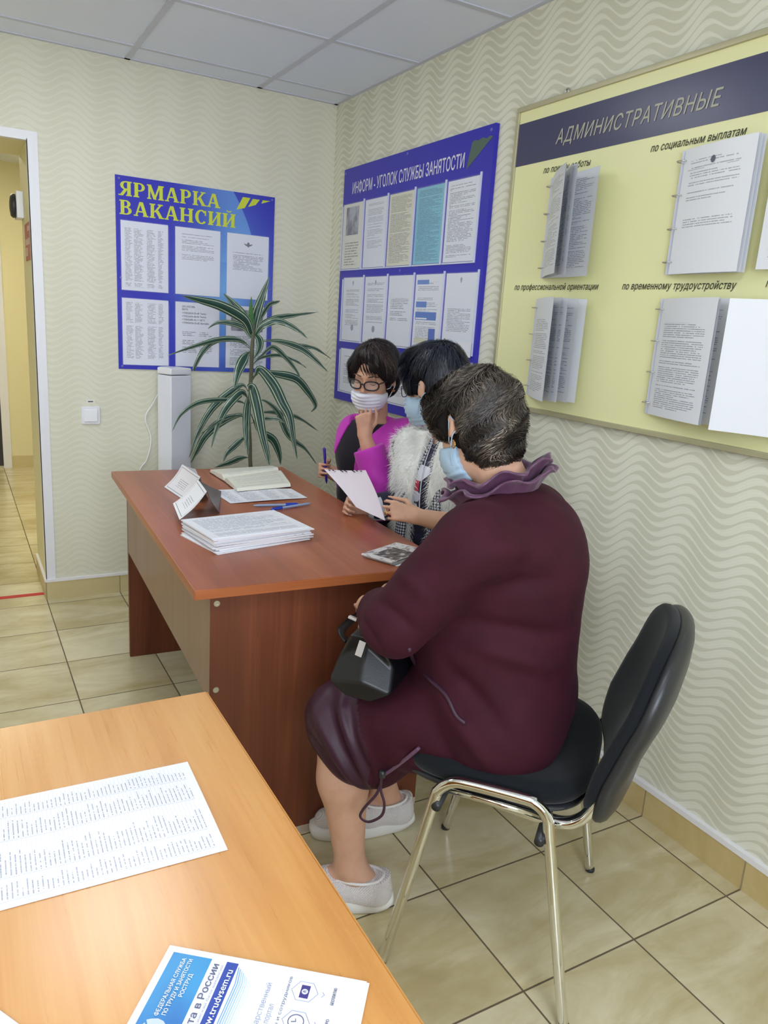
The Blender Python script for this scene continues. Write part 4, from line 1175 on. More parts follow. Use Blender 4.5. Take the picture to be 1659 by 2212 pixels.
    M_satin = plain('plum_satin_hem', (56, 25, 42), .46, spec=.35)
    blob('dress', dr + sk, .0052, [M_dress, M_satin], root, off=.004, cut=None, disp=disp, it=2, facemat=lambda c: (c[:, 0] > .285 + .55*np.maximum(0, c[:, 2]-.47)) & (c[:, 2] < .58) & (c[:, 1] > -.3))
    # ---- ruffled collar
    def ruff(rin, rout, h, seedv, nseg=96):
        def fn(u, v):
            a = 2*math.pi*u; wv = .010*math.sin(9*a+seedv)*v + .006*math.sin(17*a+2*seedv)*v
            r = rin + (rout-rin)*v + wv*.7
            x = .108 + (r*1.02)*math.cos(a); y = r*1.0*math.sin(a)
            z = 1.022 + h*math.sin(v*math.pi*.62) - .30*(x-.108) + .010*math.sin(7*a+seedv*3)*v + .012*max(0, -math.cos(a))*v
            return (x, y, z)
        return fn
    c = MB(); c.surf(ruff(.070, .104, .052, .4), 96, 10); c.surf(ruff(.082, .116, .030, 2.2), 96, 10); c.build('ruffled_collar', M_taff, root, smooth=True, solid=.004)
    # ---- hem drawstring, belt ribbon laid on the dress
    bpy.context.view_layer.update()
    from mathutils.bvhtree import BVHTree
    dress = [o for o in root.children if o.name.startswith('dress')][0]
    bv = BVHTree.FromObject(dress, bpy.context.evaluated_depsgraph_get())
    Mi = root.matrix_world.inverted()
    def on(u, v, lift=.004):
        o = Mi @ Vector(CAM_POS); d = (Mi.to_3x3() @ Vector(ray(u, v))).normalized()
        hit = bv.ray_cast(o, d)
        if hit[0] is None: return None
        return hit[0] - d*lift
    def ribbon(px, w, name, mat, lift=.003):
        pts = [on(u, v, lift) for u, v in px]; pts = [p for p in pts if p is not None]
        if len(pts) > 1: MB().tube(smooth_path(pts, 5), w, 8, flat=(1.0, 1.0)).build(name, mat, root, smooth=True)
    M_rib = plain('dark_plum_ribbon', (62, 34, 52), .45)
    ribbon([(884, 1402), (896, 1432), (925, 1465), (962, 1500), (985, 1545), (1005, 1562)], .0045, 'waist_tie', M_rib)
    ribbon([(826, 1676), (850, 1660), (880, 1637), (905, 1616)], .004, 'drawstring', M_taff, .006)
    tg = on(826, 1672, .008)
    if tg is None: tg = Vector((.30, .17, .345))
    MB().lathe([(.002, -.009), (.007, -.008), (.008, 0), (.007, .008), (.002, .009)], 16, Matrix.Translation(tg)).build('toggle', M_blackp, root, smooth=True)
    lp = smooth_path([tg, tg+Vector((0, .004, -.035)), tg+Vector((-.012, .008, -.065)), tg+Vector((-.008, .010, -.095)), tg+Vector((.020, .012, -.118)), tg+Vector((.040, .012, -.112)), tg+Vector((.034, .010, -.09)), tg+Vector((.010, .006, -.052)), tg+Vector((.003, .002, -.03))], 6)
    MB().tube(lp, .0032, 8, flat=(1, .5)).build('drawstring_loop', M_rib, root, smooth=True)
    # ---- shoes
    for nm, heel, toe, ank in (('shoe', (.285, .105, .045), (.475, .155, .035), (.345, .115, .095)), ('shoe', (.335, -.205, .05), (.49, -.095, .04), (.375, -.195, .10))):
        heel = np.array(heel); toe = np.array(toe); ank = np.array(ank); d = nrm((toe-heel)*[1, 1, 0]); sd = np.cross([0, 0, 1.0], d)
        up = [cap(heel+[0, 0, -.002], heel*.5+toe*.5+[0, 0, .0], .039, .040, .02), cap(heel*.5+toe*.5, toe+d*.012, .041, .031, .02), cap(heel+[0, 0, .0], heel+[0, 0, .042]-d*.006, .036, .030, .02)]
        top0 = heel[2]+.040
        def cut(X, Y, Z, heel=heel, d=d, top0=top0):
            s = (X-heel[0])*d[0] + (Y-heel[1])*d[1]
            rim = top0 + .012*np.clip((-s-.012)/.03, 0, 1) - .10*np.clip(s+.01, 0, .075) + .10*np.clip(s-.085, 0, .03)
            hole = .030 - np.sqrt(((s-.048)/2.1)**2 + ((X-heel[0])*-d[1] + (Y-heel[1])*d[0])**2 + 0*Z)
            return np.maximum(Z - rim - .5*np.maximum(0, s-.10), .030 - Z)
        so, _, _ = blob('shoe', up, .003, M_shoe, root, off=.003, cut=cut, it=1)
        sole = MB(); N = 40; vs = []
        lv = [(.0, .92), (.004, 1.0), (.018, 1.04), (.032, 1.03), (.037, .97)]
        L = np.linalg.norm((toe-heel)[:2]) + .098
        fs = []
        for z, k in lv:
            for j in range(N):
                a = 2*math.pi*j/N; t = math.cos(a); x = (t*.5)*L; wd = (.043 + .007*math.cos((t-.5)*2.0))*math.copysign(abs(math.sin(a))**.55, math.sin(a))
                p = (heel+toe)/2 + d*(x*k + .004) + sd*wd*k
                vs.append((p[0], p[1], z + .010*max(0, -t-.75)*4*(1 if z < .01 else .3)))
        for i in range(len(lv)-1):
            for j in range(N): fs.append((i*N+j, i*N+(j+1) % N, (i+1)*N+(j+1) % N, (i+1)*N+j))
        fs.append(tuple(reversed(range(N)))); fs.append(tuple((len(lv)-1)*N+j for j in range(N)))
        sole.add(vs, fs); sole.build('sole', M_sole, so, smooth=True)
        rim = []
        for j in range(28):
            a = 2*math.pi*j/28; s = .040 + .062*math.cos(a); yy = .034*math.sin(a)*(1-.12*math.cos(a))
            z = top0 + .012*min(1, max(0, (-s-.012)/.03)) - .10*min(.075, max(0, s+.01)) + .10*min(.03, max(0, s-.085)) + .001
            p = heel + d*s + sd*yy; rim.append((p[0], p[1], z))
        MB().tube(rim, .0035, 8, closed=True).build('collar_band', M_sole, so, smooth=True)
    # ---- face mask, ear ring, hair
    mask_part(Hd, M_mask_b, root, ztop=-.028)
    MB().tube([Hd.p(-.006 + .008*math.sin(a), .080, -.045 + .009*math.cos(a)) for a in [2*math.pi*k/16 for k in range(16)]], .0013, 6, closed=True).build('earring', M_gold, root, smooth=True)
    HP = [Hd.E((-.010, 0, .034), (.098, .088, .086)), Hd.E((-.038, 0, -.010), (.062, .074, .072), .05), Hd.E((-.046, 0, -.062), (.036, .054, .040), .04), Hd.E((.050, 0, .072), (.048, .072, .040), .04)]
    for t in (1, -1): HP += [Hd.C((.045, .072*t, .05), (.048, .074*t, -.004), .026, .016, .03), Hd.C((.085, .03*t, .075), (.092, .045*t, .035), .022, .014, .03)]
    HP += [Hd.E((.118, 0, -.055), (.080, .09, .080), .012, 's'), Hd.E((-.004, .098, -.022), (.030, .034, .046), .008, 's'), Hd.E((.004, -.093, -.016), (.026, .02, .036), .01, 's')]
    def hd(V, N):
        q = Hd.loc(V); return .006*sgn_noise(q, 55, 5) + .003*sgn_noise(q, 110, 6) + .0025*np.sin(q[:, 0]*160+q[:, 2]*90 + 4*sgn_noise(q, 30, 8))
    M_hairb = plain('hair_base_dark', (34, 29, 28), .95, spec=.1)
    hb, HV, HQ = blob('hair', HP, .004, M_hairb, root, off=.0, disp=hd, it=1)
    M_h3 = hair_mat('grey_brown_hair', [(0.0, (28, 24, 23)), (.45, (50, 43, 38)), (.70, (80, 70, 61)), (.86, (124, 112, 100)), (1.0, (186, 174, 162))])
    def fl(p):
        wh = np.array([-.05, .0, .13]); r = p - wh
        f = r*[1.0, 1.0, 1.3]; f = f/(np.linalg.norm(f, axis=1)[:, None]+1e-6)
        sw = np.cross(r, [0, 0, 1.0]); sw /= (np.linalg.norm(sw, axis=1)[:, None]+1e-6)
        wv = np.sin(p[:, 2]*75 + p[:, 1]*40 + 2.2*sgn_noise(p, 26, 3))[:, None]
        return f + sw*(.55 + 1.25*wv)
    N = vnormals(HV, HQ)
    q = Hd.loc(HV); ok = (q[:, 2] > -.11)
    strands('hair_strands', Hd, HV[ok], N[ok], fl, 12000, 6, .0085, .0008, M_h3, hb, 12, lift=.0050, jitter=.22, c=(-.016, 0, .03), r=(.104, .093, .098), surf=(HV, HQ), clump=.85, avoid=lambda q: (np.abs(q[:, 0]+.004) < .026) & (q[:, 1] > .05) & (q[:, 2] < .018) & (q[:, 2] > -.07))
    return root
P3 = woman_burgundy()

# ---- black handbag on her lap
def handbag():
    root = empty('handbag', (-.643+.006, -2.513-.007, .034), FA, 'small black leather handbag with silver zip pulls on the lap of the woman in burgundy', 'handbag')
    M_lea = NT('black_leather'); _n = M_lea.noise(M_lea.obj(), 300.0, 2.0); M_lea.bump(_n, .15, .001); M_lea = M_lea.set(col=lin((15, 16, 21)), rough=.40, spec=.55)
    m = MB()
    y0, y1 = -.10, .205
    sec = lambda y, k, pinch: [(.400+.0*k, y, .578), (.392, y+pinch, .625), (.358, y+pinch*.2, .690), (.300, y+pinch*.2, .690), (.262, y+pinch, .622), (.255, y, .575), (.300, y, .548), (.360, y, .550)]
    rings = [sec(y0, 1, .02), sec(y0+.04, 1, 0), sec(.05, 1, 0), sec(y1-.045, 1, 0), sec(y1-.006, 1, -.03)]
    vs = [p for r in rings for p in r]; n = 8; fs = []
    for i in range(len(rings)-1):
        for k in range(n): fs.append((i*n+k, i*n+(k+1) % n, (i+1)*n+(k+1) % n, (i+1)*n+k))
    fs.append(tuple(range(n)))
    # folded gusset: centre pushed in with a crease
    b = (len(rings)-1)*n; vs += [(.325, y1-.03, .668), (.318, y1+.012, .600)]
    ct, cb = len(vs)-2, len(vs)-1
    fs += [(b+2, b+3, ct), (b+1, b+2, ct), (b+3, b+4, ct), (b+1, ct, cb), (b+4, cb, ct), (b+0, b+1, cb), (b+4, b+5, cb), (b+5, b+6, cb), (b+6, b+7, cb), (b+7, b+0, cb)]
    m.add(vs, fs); m.build('body', M_lea, root, bevel=.016, segs=4, smooth=True)
    z = MB(); z.tube([(.33, -.09, .693), (.33, .05, .694), (.33, .17, .692)], .004, 8, flat=(.6, 1.6)); z.build('zip', plain('zip_tape', (40, 40, 46), .4), root, smooth=True)
    for c, dx in (((.322, .182, .690), 0), ((.392, .07, .676), 1)):
        p = MB(); M = Matrix.Translation(c) @ Matrix.Rotation(rad(-12), 4, 'Y') @ Matrix.Rotation(rad(8), 4, 'X')
        if dx == 0: p.box((-.0075, .022, -.040), (.0075, .0245, -.006), M)
        else: p.box((-.003, .0, -.004), (.018, .012, .002), M)
        p.build('zip_pull', plain('silver_pull', (222, 222, 224), .35, metal=.6), root, bevel=.0008)
    st = smooth_path([(.395, -.09, .60), (.43, -.11, .625), (.452, -.06, .618), (.45, .02, .615), (.425, .04, .60)], 6)
    MB().tube(st, .010, 8, flat=(.35, 1.0)).build('strap', M_lea, root, smooth=True)
    return root
handbag()
# ------------------------------------------------------------------ helpers for the two women behind the desk (built in room coordinates, then given a base)
def rebase(root, O):
    bpy.context.view_layer.update()
    T = Matrix.Translation(-Vector(O))
    def rec(o):
        o.data.transform(T)
        for c in o.children: rec(c)
    rec(root); root.location = O

def fur(name, V, N, n, L, mat, parent, seed=1, down=.8, width=.0012, segs=3, out=.55):
    rs = np.random.RandomState(seed); pk = rs.choice(len(V), n, replace=len(V) < n)
    p = V[pk]; nn = N[pk]
    d = nn*out + np.array([0, 0, -down]) + rs.normal(size=(n, 3))*.35
    d /= np.linalg.norm(d, axis=1)[:, None]
    s = np.cross(d, rs.normal(size=(n, 3))); s /= (np.linalg.norm(s, axis=1)[:, None]+1e-9)
    ln = L*rs.uniform(.5, 1.2, n); rows = []; q = p.copy()
    for i in range(segs+1):
        w = width*(1-i/segs*.9)
        rows += [q - s*w, q + s*w]
        d2 = d + np.array([0, 0, -.25]); d2 /= np.linalg.norm(d2, axis=1)[:, None]
        q = q + d*(ln/segs)[:, None]; d = d2
    W = np.stack(rows, 1).reshape(-1, 3); m = 2*(segs+1); b = np.arange(n)*m
    Q = np.stack([np.stack([b+2*i, b+2*i+1, b+2*i+3, b+2*i+2], 1) for i in range(segs)], 1).reshape(-1, 4)
    return quads_object(name, W, Q, mat, parent)

def rel(C, R):
    C = np.array(C, float)
    def g(X, Y, Z):
        px, py, pz = X-C[0], Y-C[1], Z-C[2]
        return [px*R[0, i] + py*R[1, i] + pz*R[2, i] for i in range(3)]
    return g

# ------------------------------------------------------------------ the woman in the pink jacket (far corner of the desk)
def woman_pink():
    f = (-.85, -.52, 0); R = frameR(f)
    Hd = Head((-.335, -1.158, 1.172), math.atan2(-.627, -.77), rad(14), rad(-3), .96)
    torso = [ell((-.265, -1.12, .52), (.13, .175, .12), R, .05), ell((-.29, -1.12, .70), (.112, .145, .14), R, .06), ell((-.305, -1.125, .865), (.112, .150, .14), R, .06),
             cap((-.335, -1.035, .948), (-.235, -1.245, .960), .044, .044, .05)]
    neck = [cap((-.295, -1.12, .96), Hd.p(-.02, 0, -.06), .054, .045, .03)]
    shL, elL, wrL = (-.225, -1.255, .955), (-.400, -1.385, .792), (-.455, -1.335, .975)
    shR, elR, wrR = (-.335, -1.035, .94), (-.33, -1.10, .745), (-.455, -1.02, .79)
    armL, armR = arm([], shL, elL, wrL), arm([], shR, elR, wrR)
    hL, tipL, _ = hand(wrL, (-.10, .06, .98), (.52, .82, .15), True, ((62, 78, 50), (68, 80, 50), (72, 82, 50), (78, 82, 50)), sc=.92)
    hR, tipR, _ = hand(wrR, (-.60, -.75, .15), (.72, -.58, .0), False, ((58, 78, 40), (70, 86, 50), (76, 88, 50), (80, 88, 50)), sc=.92)
    legs = leg([], (-.30, -1.20, .50), (-.70, -1.27, .50), (-.74, -1.27, .10), (-.69, -1.27, .05), (-.86, -1.30, .035))
    leg(legs, (-.33, -1.05, .50), (-.72, -1.07, .50), (-.76, -1.07, .10), (-.71, -1.07, .05), (-.88, -1.10, .035))
    root, _, _ = blob('person', shr(torso, .012) + neck + Hd.prims() + armL + armR + hL + hR + legs, .0042, M_skin1, None, off=-.003, it=1)
    tag(root, 'woman in bright pink jacket, hand raised to her white mask, wearing dark glasses', 'person')
    M_jacket = fabric('magenta_jacket', (196, 58, 182), .62, .15, .08, 900)
    M_black = fabric('black_blouse', (26, 22, 34), .7, .15, .1, 600)
    g = rel((-.305, -1.125, .88), R)
    def openj(X, Y, Z):
        x, y, z = g(X, Y, Z)
        w = .052 + .16*np.clip(-z+.03, 0, .3)
        o = np.minimum(w - np.abs(y + .058 - .30*(z)), x - .015)
        return np.maximum(o, Z - 1.03 + np.where(x > 0, 1.5*np.clip(.10-np.abs(y+.01), 0, .10), 0))
    el = np.array(elL); wr = np.array(wrL); cq = el*.22 + wr*.78; dq = nrm(wr-el)
    er = np.array(elR); wq = np.array(wrR); cr = er*.3 + wq*.7; dr_ = nrm(wq-er)
    def cutj(X, Y, Z):
        c = openj(X, Y, Z)
        for C, D in ((cq, dq), (cr, dr_)):
            s = (X-C[0])*D[0] + (Y-C[1])*D[1] + (Z-C[2])*D[2]
            nr = np.sqrt((X-C[0]-D[0]*.05)**2 + (Y-C[1]-D[1]*.05)**2 + (Z-C[2]-D[2]*.05)**2)
            c = np.maximum(c, np.where(nr < .085, s, -1.0))
        return c
    jk = [p for p in torso[1:]] + [cap(shL, elL, .056, .048, .04), cap(elL, wrL, .047, .045, .015), cap(shR, elR, .052, .048, .04), cap(elR, wrR, .054, .050, .015)]
    def dj(V, N):
        e = np.linalg.norm(V - el, axis=1); wv = .004*np.sin((V @ np.array([40, 30, 95.0])) + 3*sgn_noise(V, 20, 2))*np.exp(-(e/.12)**2)
        return wv + .0022*sgn_noise(V, 42, 6)
    blob('jacket', jk, .0042, M_jacket, root, off=.011, cut=cutj, disp=dj, it=2)
    def cutb(X, Y, Z):
        x, y, z = g(X, Y, Z)
        return Z - .995 + .9*np.clip(.035 - np.abs(y), 0, .04) + 0*x
    blob('blouse', torso, .0045, M_black, root, off=.005, cut=cutb, it=1)
    tl = [cap((-.30, -1.20, .50), (-.70, -1.27, .50), .09, .068, .05), cap((-.70, -1.27, .50), (-.74, -1.27, .13), .066, .05, .03), cap((-.33, -1.05, .50), (-.72, -1.07, .50), .09, .068, .05), cap((-.72, -1.07, .50), (-.76, -1.07, .13), .066, .05, .03), torso[0]]
    blob('trousers', tl, .007, M_black, root, off=.006)
    for h_, t_ in (((-.69, -1.27, .045), (-.86, -1.30, .035)), ((-.71, -1.07, .045), (-.88, -1.10, .035))):
        blob('shoe', [cap(h_, t_, .042, .034, .02)], .005, M_dark_shoe, root, off=.0, cut=lambda X, Y, Z: .002 - Z + 0*X + 0*Y)
    mask_part(Hd, M_mask_w, root, ztop=-.036)
    glasses_part(Hd, M_glassf, M_lens, root, r=.0029)
    la = MB(); 
    for t in (1, -1): la.tube([Hd.p(.0905 - 4*(y-.031)**2*3, y*t, .001 - .006*math.cos((y-.031)/.016*1.5)) for y in np.linspace(.017, .046, 9)], [.0006, .001, .0013, .0014, .0014, .0014, .0013, .001, .0006], 6)
    la.build('eyelashes', M_lash, root, smooth=True)
    for t in (1, -1):
        MB().tube([Hd.p(.0945 - 7*(y-.012)**2*1.6, y*t, .0265 - 5*(y-.034)**2*1.5) for y in np.linspace(.014, .054, 8)], [.0012, .002, .0022, .0022, .002, .0018, .0014, .0008], 6, flat=(1.4, .6)).build('eyebrow', M_brow, root, smooth=True)
    HP = [Hd.E((-.020, 0, .042), (.106, .096, .096)), Hd.E((-.048, 0, -.015), (.072, .085, .072), .04), Hd.E((-.05, 0, -.055), (.045, .068, .042), .03)]
    for t in (1, -1): HP.append(Hd.C((.035, .078*t, .045), (.022, .086*t, .0 if t > 0 else -.02), .018, .010, .03))
    HP += [Hd.E((.110, 0, -.035), (.074, .086, .090), .012, 's'), Hd.E((.108, -.008, .050), (.042, .046, .040), .014, 's'), Hd.E((.004, .095, -.03), (.028, .024, .045), .01, 's')]
    HP += [Hd.C((.045, -.02, .112), (.095, .035, .062), .015, .010, .02), Hd.C((.093, .034, .066), (.084, .062, .034), .010, .006, .015), Hd.C((.06, -.03, .10), (.082, -.058, .045), .014, .008, .02)]
    M_hb = plain('hair_base_brown', (34, 26, 26), .85, spec=.15)
    hb, HV, HQ = blob('hair', HP, .0038, M_hb, root, disp=lambda V, N: .003*sgn_noise(Hd.loc(V), 80, 7), it=1)
    M_h1 = hair_mat('dark_brown_hair', [(0, (26, 20, 21)), (.5, (44, 34, 34)), (.85, (66, 52, 50)), (1, (92, 76, 72))])
    def fl(p):
        a = p - np.array([-.02, -.02, .135]); a = a/(np.linalg.norm(a, axis=1)[:, None]+1e-6)
        return a + np.array([-.15, 0, -.35])
    q = Hd.loc(HV); ok = q[:, 2] > -.08
    av = lambda q: (q[:, 0] > .045) & (np.abs(q[:, 1]) < .072) & (q[:, 2] < .062)
    strands('hair_strands', Hd, HV[ok], vnormals(HV, HQ)[ok], fl, 4600, 7, .011, .0010, M_h1, hb, 5, lift=.0035, jitter=.12, c=(-.02, 0, .035), r=(.106, .096, .1), surf=(HV, HQ), avoid=av, clump=.6)
    # wisps of fringe hanging over the forehead
    fr = MB()
    for k in range(16):
        y0 = -.035 + .004*k; b = .03*math.sin(k*2.1)
        fr.tube(smooth_path([Hd.p(.072, y0, .108), Hd.p(.094, y0+.012+b*.2, .085), Hd.p(.104, y0+.026+b*.4, .055), Hd.p(.102, y0+.036+b*.5, .030+.006*(k % 3))], 5), [.0016]*11+[.0012]*3+[.0008, .0004], 5)
    fr.build('fringe', M_hb, hb, smooth=True)
    MB().lathe([(.001, -.006), (.006, -.004), (.007, 0), (.006, .004), (.001, .006)], 12, Matrix.Translation(Hd.p(.0, .081, -.048))).build('earring', plain('amber_earring', (150, 84, 50), .25), root, smooth=True)
    # ring on the raised hand
    kb = tipL[2]
    M_ring = M_gold
    pj = np.array(wrL) + nrm((-.10, .06, .98))*.081*.92
    rg = MB(); ax = nrm((.5, .8, .4)); u1 = nrm(np.cross(ax, [0, 0, 1])); u2 = np.cross(ax, u1)
    c0 = np.array(wrL) + nrm((-.1, .06, .98))*.078 + np.cross(nrm((.52, .82, .15)), nrm((-.1, .06, .98)))*(-.009*.92) + ax*.018
    rg.tube([c0 + (u1*math.cos(a) + u2*math.sin(a))*.0088 for a in [2*math.pi*k/18 for k in range(18)]], .0016, 6, closed=True)
    rg.build('ring', M_gold, root, smooth=True)
    rebase(root, (-.30, -1.12, 0))
    return root, Hd, wrR, tipR
P1, P1H, P1WR, P1TR = woman_pink()

# pen in her right hand
def stick(name, a, b, r, mat, capmat, label, cat='pen', grp='pens on the desk'):
    a = np.array(a, float); b = np.array(b, float); d = nrm(b-a); L = np.linalg.norm(b-a)
    root = empty(name, tuple(a), 0, label, cat, grp)
    M = Vector(d).to_track_quat('Z', 'Y').to_matrix().to_4x4()
    MB().lathe([(r*.3, 0), (r*.45, .004), (r*.95, .014), (r, .02), (r, L-.02), (r*.95, L-.016)], 14, M).build('barrel', mat, root, smooth=True)
    MB().lathe([(r*1.12, L-.045), (r*1.14, L-.043), (r*1.14, L-.004), (r*.7, L)], 14, M).build('pen_cap', capmat, root, smooth=True)
    c = MB(); c.box((-r*.4, r*1.0, L-.045), (r*.4, r*1.55, L-.005), M); c.build('clip', capmat, root)
    return root
M_pen_v = plain('violet_pen_plastic', (58, 40, 150), .25)
M_pen_b = plain('blue_pen_plastic', (40, 70, 190), .25)
M_pen_c = plain('clear_pen_plastic', (150, 170, 205), .15)
_h = np.array(P1WR) + nrm((-.60, -.75, .15))*.085 + nrm((.72, -.58, 0))*.022
stick('pen', _h + np.array([.012, .01, -.052]), _h + np.array([-.012, -.004, .092]), .0048, M_pen_v, M_pen_v, 'violet pen held upright by the woman in the pink jacket')

# ------------------------------------------------------------------ the woman in the white fur vest (middle)
def woman_fur():
    f = (-.93, -.37, 0); R = frameR(f)
    Hd = Head((-.357, -1.612, 1.178), rad(109), rad(12), rad(0), .98)
    torso = [ell((-.275, -1.64, .52), (.135, .18, .12), R, .05), ell((-.30, -1.64, .70), (.12, .155, .14), R, .06), ell((-.315, -1.64, .865), (.115, .160, .14), R, .06),
             cap((-.345, -1.49, .962), (-.265, -1.785, .968), .050, .050, .05)]
    neck = [cap((-.31, -1.635, .965), Hd.p(-.02, 0, -.06), .055, .046, .03)]
    shL, elL, wrL = (-.265, -1.80, .95), (-.345, -1.915, .775), (-.545, -1.865, .822)
    shR, elR, wrR = (-.345, -1.475, .95), (-.325, -1.525, .775), tuple(atd(780, 1100, 2.53))
    armL, armR = arm([], shL, elL, wrL), arm([], shR, elR, wrR)
    hL, _, thL = hand(wrL, (-.84, .52, .16), (.46, .80, -.32), True, ((38, 42, 22), (44, 46, 25), (50, 50, 25), (54, 52, 25)), thumb=(-.630, -1.735, .868), sc=.93)
    hR, _, thR = hand(wrR, atd(741, 1090, 2.46) - atd(780, 1100, 2.53), (-.48, -.86, .12), False, ((62, 82, 45), (68, 84, 45), (72, 86, 45), (74, 86, 45)), sc=.92)
    legs = leg([], (-.30, -1.72, .50), (-.70, -1.74, .50), (-.74, -1.74, .10), (-.69, -1.74, .05), (-.86, -1.76, .035))
    leg(legs, (-.30, -1.56, .50), (-.70, -1.56, .50), (-.74, -1.56, .10), (-.69, -1.56, .05), (-.86, -1.57, .035))
    root, _, _ = blob('person', shr(torso, .012) + neck + Hd.prims() + armL + armR + hL + hR + legs, .0042, M_skin3, None, off=-.003, it=1)
    tag(root, 'black haired woman in white fur vest holding up a sheet of paper', 'person')
    # patterned dress
    t = NT('navy_white_print'); nz = t.n('ShaderNodeTexVoronoi', {'Vector': t.obj(), 'Scale': 26.0}, out=1)
    wv = t.n('ShaderNodeSeparateColor', {0: nz}); 
    col = t.ramp(wv, [(0.0, lin((26, 28, 58))), (.5, lin((30, 32, 70))), (.56, lin((226, 228, 238))), (.86, lin((214, 216, 232))), (.9, lin((196, 40, 70))), (1.0, lin((44, 92, 60)))])
    t.t.nodes[-1].color_ramp.interpolation = 'CONSTANT'
    M_print = t.set(col=col, rough=.6, sheen=.1)
    g = rel((-.315, -1.64, .88), R)
    M_dark = fabric('charcoal_plaid_base', (48, 50, 66), .75, .2, .15, 500, (60, 64, 84))
    dl = torso + [cap(shL, elL, .060, .052, .04), cap(shR, elR, .060, .052, .04), cap(elR, np.array(elR)*.25+np.array(wrR)*.75, .052, .040, .02)]
    blob('dress', dl, .0045, M_print, root, off=.006, cut=lambda X, Y, Z: Z - 1.0 + 0*X + 0*Y, disp=lambda V, N: .002*sgn_noise(V, 45, 3), it=1)
    sk = [torso[0]]
    for a, b, c in (((-.30, -1.72, .50), (-.70, -1.74, .50), (-.74, -1.74, .13)), ((-.30, -1.56, .50), (-.70, -1.56, .50), (-.74, -1.56, .13))): sk += [cap(a, b, .09, .07, .06), cap(b, c, .066, .05, .03)]
    blob('trousers', sk, .007, M_dark, root, off=.006)
    for h_, t_ in (((-.69, -1.74, .045), (-.86, -1.76, .035)), ((-.69, -1.56, .045), (-.86, -1.57, .035))):
        blob('shoe', [cap(h_, t_, .042, .034, .02)], .005, M_dark_shoe, root, cut=lambda X, Y, Z: .002 - Z + 0*X + 0*Y)
    # fur vest: two front panels and the back, open in front
    t = NT('white_fur'); n = t.noise(t.obj(), 160.0, 3.0); t.bump(n, .5, .004); M_fur = t.set(col=lin((244, 244, 240)), rough=.9, sheen=.3)
    def cutv(X, Y, Z):
        x, y, z = g(X, Y, Z)
        w = .026 + .10*np.clip(-z + .08, 0, .3)*.55
        return np.maximum(np.maximum(np.minimum(w - np.abs(y - .005), x - .0), Z - 1.035), .66 - Z)
    vp = torso[1:] + [cap((-.315, -1.635, .975), (-.325, -1.63, 1.03), .075, .066, .03)]
    vo, VV, VQ = blob('fur_vest', vp, .0048, M_fur, root, off=.020, cut=cutv, disp=lambda V, N: .005*sgn_noise(V, 60, 4), it=1)
    t = NT('white_fur_hairs'); u = t.noise(t.obj(), 60.0, 1.0); M_furh = t.set(col=t.mix(u, lin((250, 250, 247)), lin((234, 233, 228))), rough=.8, sheen=.2)
    fur('fur_hairs', VV, vnormals(VV, VQ), 20000, .030, M_furh, vo, 4, down=.55, width=.0009)
    # plaid scarf ends hanging inside the vest
    t = NT('plaid_cloth'); x_, y_, z_ = t.sep(t.uv())
    a = t.lt(t.fract(t.mul(x_, 5.0)), .5); b = t.lt(t.fract(t.mul(y_, 46.0)), .5)
    ck = t.mul(t.add(a, b), .5); M_plaid = t.set(col=t.ramp(ck, [(0, lin((28, 30, 44))), (.5, lin((112, 116, 132))), (1, lin((222, 224, 230)))]), rough=.8)
    def P(x, y, z): return np.array([-.315, -1.64, .88]) + R @ np.array([x, y, z])
    for s, y0, y1, wd in ((-1, -.030, -.060, .020), (1, .038, .066, .024)):
        path = smooth_path([P(.055, y0*.9, .135), P(.098, y0, .06), P(.118, (y0+y1)/2, -.02), P(.126, y1, -.10), P(.130, y1*1.05, -.19), P(.140, y1*1.1, -.26)], 8)
        m = MB(); nv = len(path)-1
        m.surf(lambda u, v: np.array(path[int(round(v*nv))]) + R @ np.array([.006*math.sin(u*math.pi), (u-.5)*2*wd, 0]), 6, nv)
        m.build('scarf', M_plaid, root, smooth=True, solid=.005)
    bd = MB(); bd.tube(smooth_path([P(.06, -.01, .13), P(.112, .0, .05), P(.130, .006, -.03), P(.136, .012, -.085)], 6), .0018, 6); bd.build('lanyard', plain('pale_cord', (214, 214, 224), .5), root, smooth=True)
    bc = MB(); bc.box((0, -.018, -.045), (.004, .018, 0), Matrix.Translation(P(.135, .012, -.09)) @ Matrix(R.tolist()).to_4x4()); bc.build('badge', plain('badge_card', (226, 228, 236), .3), root, bevel=.001)
    mask_part(Hd, M_mask_b, root)
    glasses_part(Hd, plain('dark_blue_frame', (34, 38, 66), .25), M_lens, root, r=.0016)
    e = MB(); e.tube([Hd.p(.002, .082, -.045), Hd.p(.002, .083, -.06), Hd.p(.001, .083, -.078)], .0012, 6); e.lathe([(.001, -.004), (.003, 0), (.001, .004)], 10, Matrix.Translation(Hd.p(.001, .083, -.08))); e.build('earring', plain('silver', (214, 214, 220), .2, metal=1.0), root, smooth=True)
    HP = [Hd.E((-.020, 0, .048), (.108, .093, .098)), Hd.E((-.046, 0, -.010), (.070, .080, .072), .04), Hd.E((-.060, 0, -.062), (.032, .056, .045), .03), Hd.E((.055, 0, .082), (.055, .08, .048), .04)]
    for t_ in (1, -1): HP.append(Hd.C((.055, .070*t_, .045), (.045, .075*t_, -.005), .022, .010, .03))
    HP += [Hd.E((.118, 0, -.045), (.078, .10, .078), .012, 's'), Hd.E((-.002, .098, -.022), (.032, .034, .048), .008, 's'), Hd.E((.004, -.092, -.018), (.026, .02, .038), .01, 's')]
    M_hb = plain('hair_base_black', (15, 16, 24), .85, spec=.15)
    hb, HV, HQ = blob('hair', HP, .0038, M_hb, root, disp=lambda V, N: .005*sgn_noise(Hd.loc(V), 60, 9), it=1)
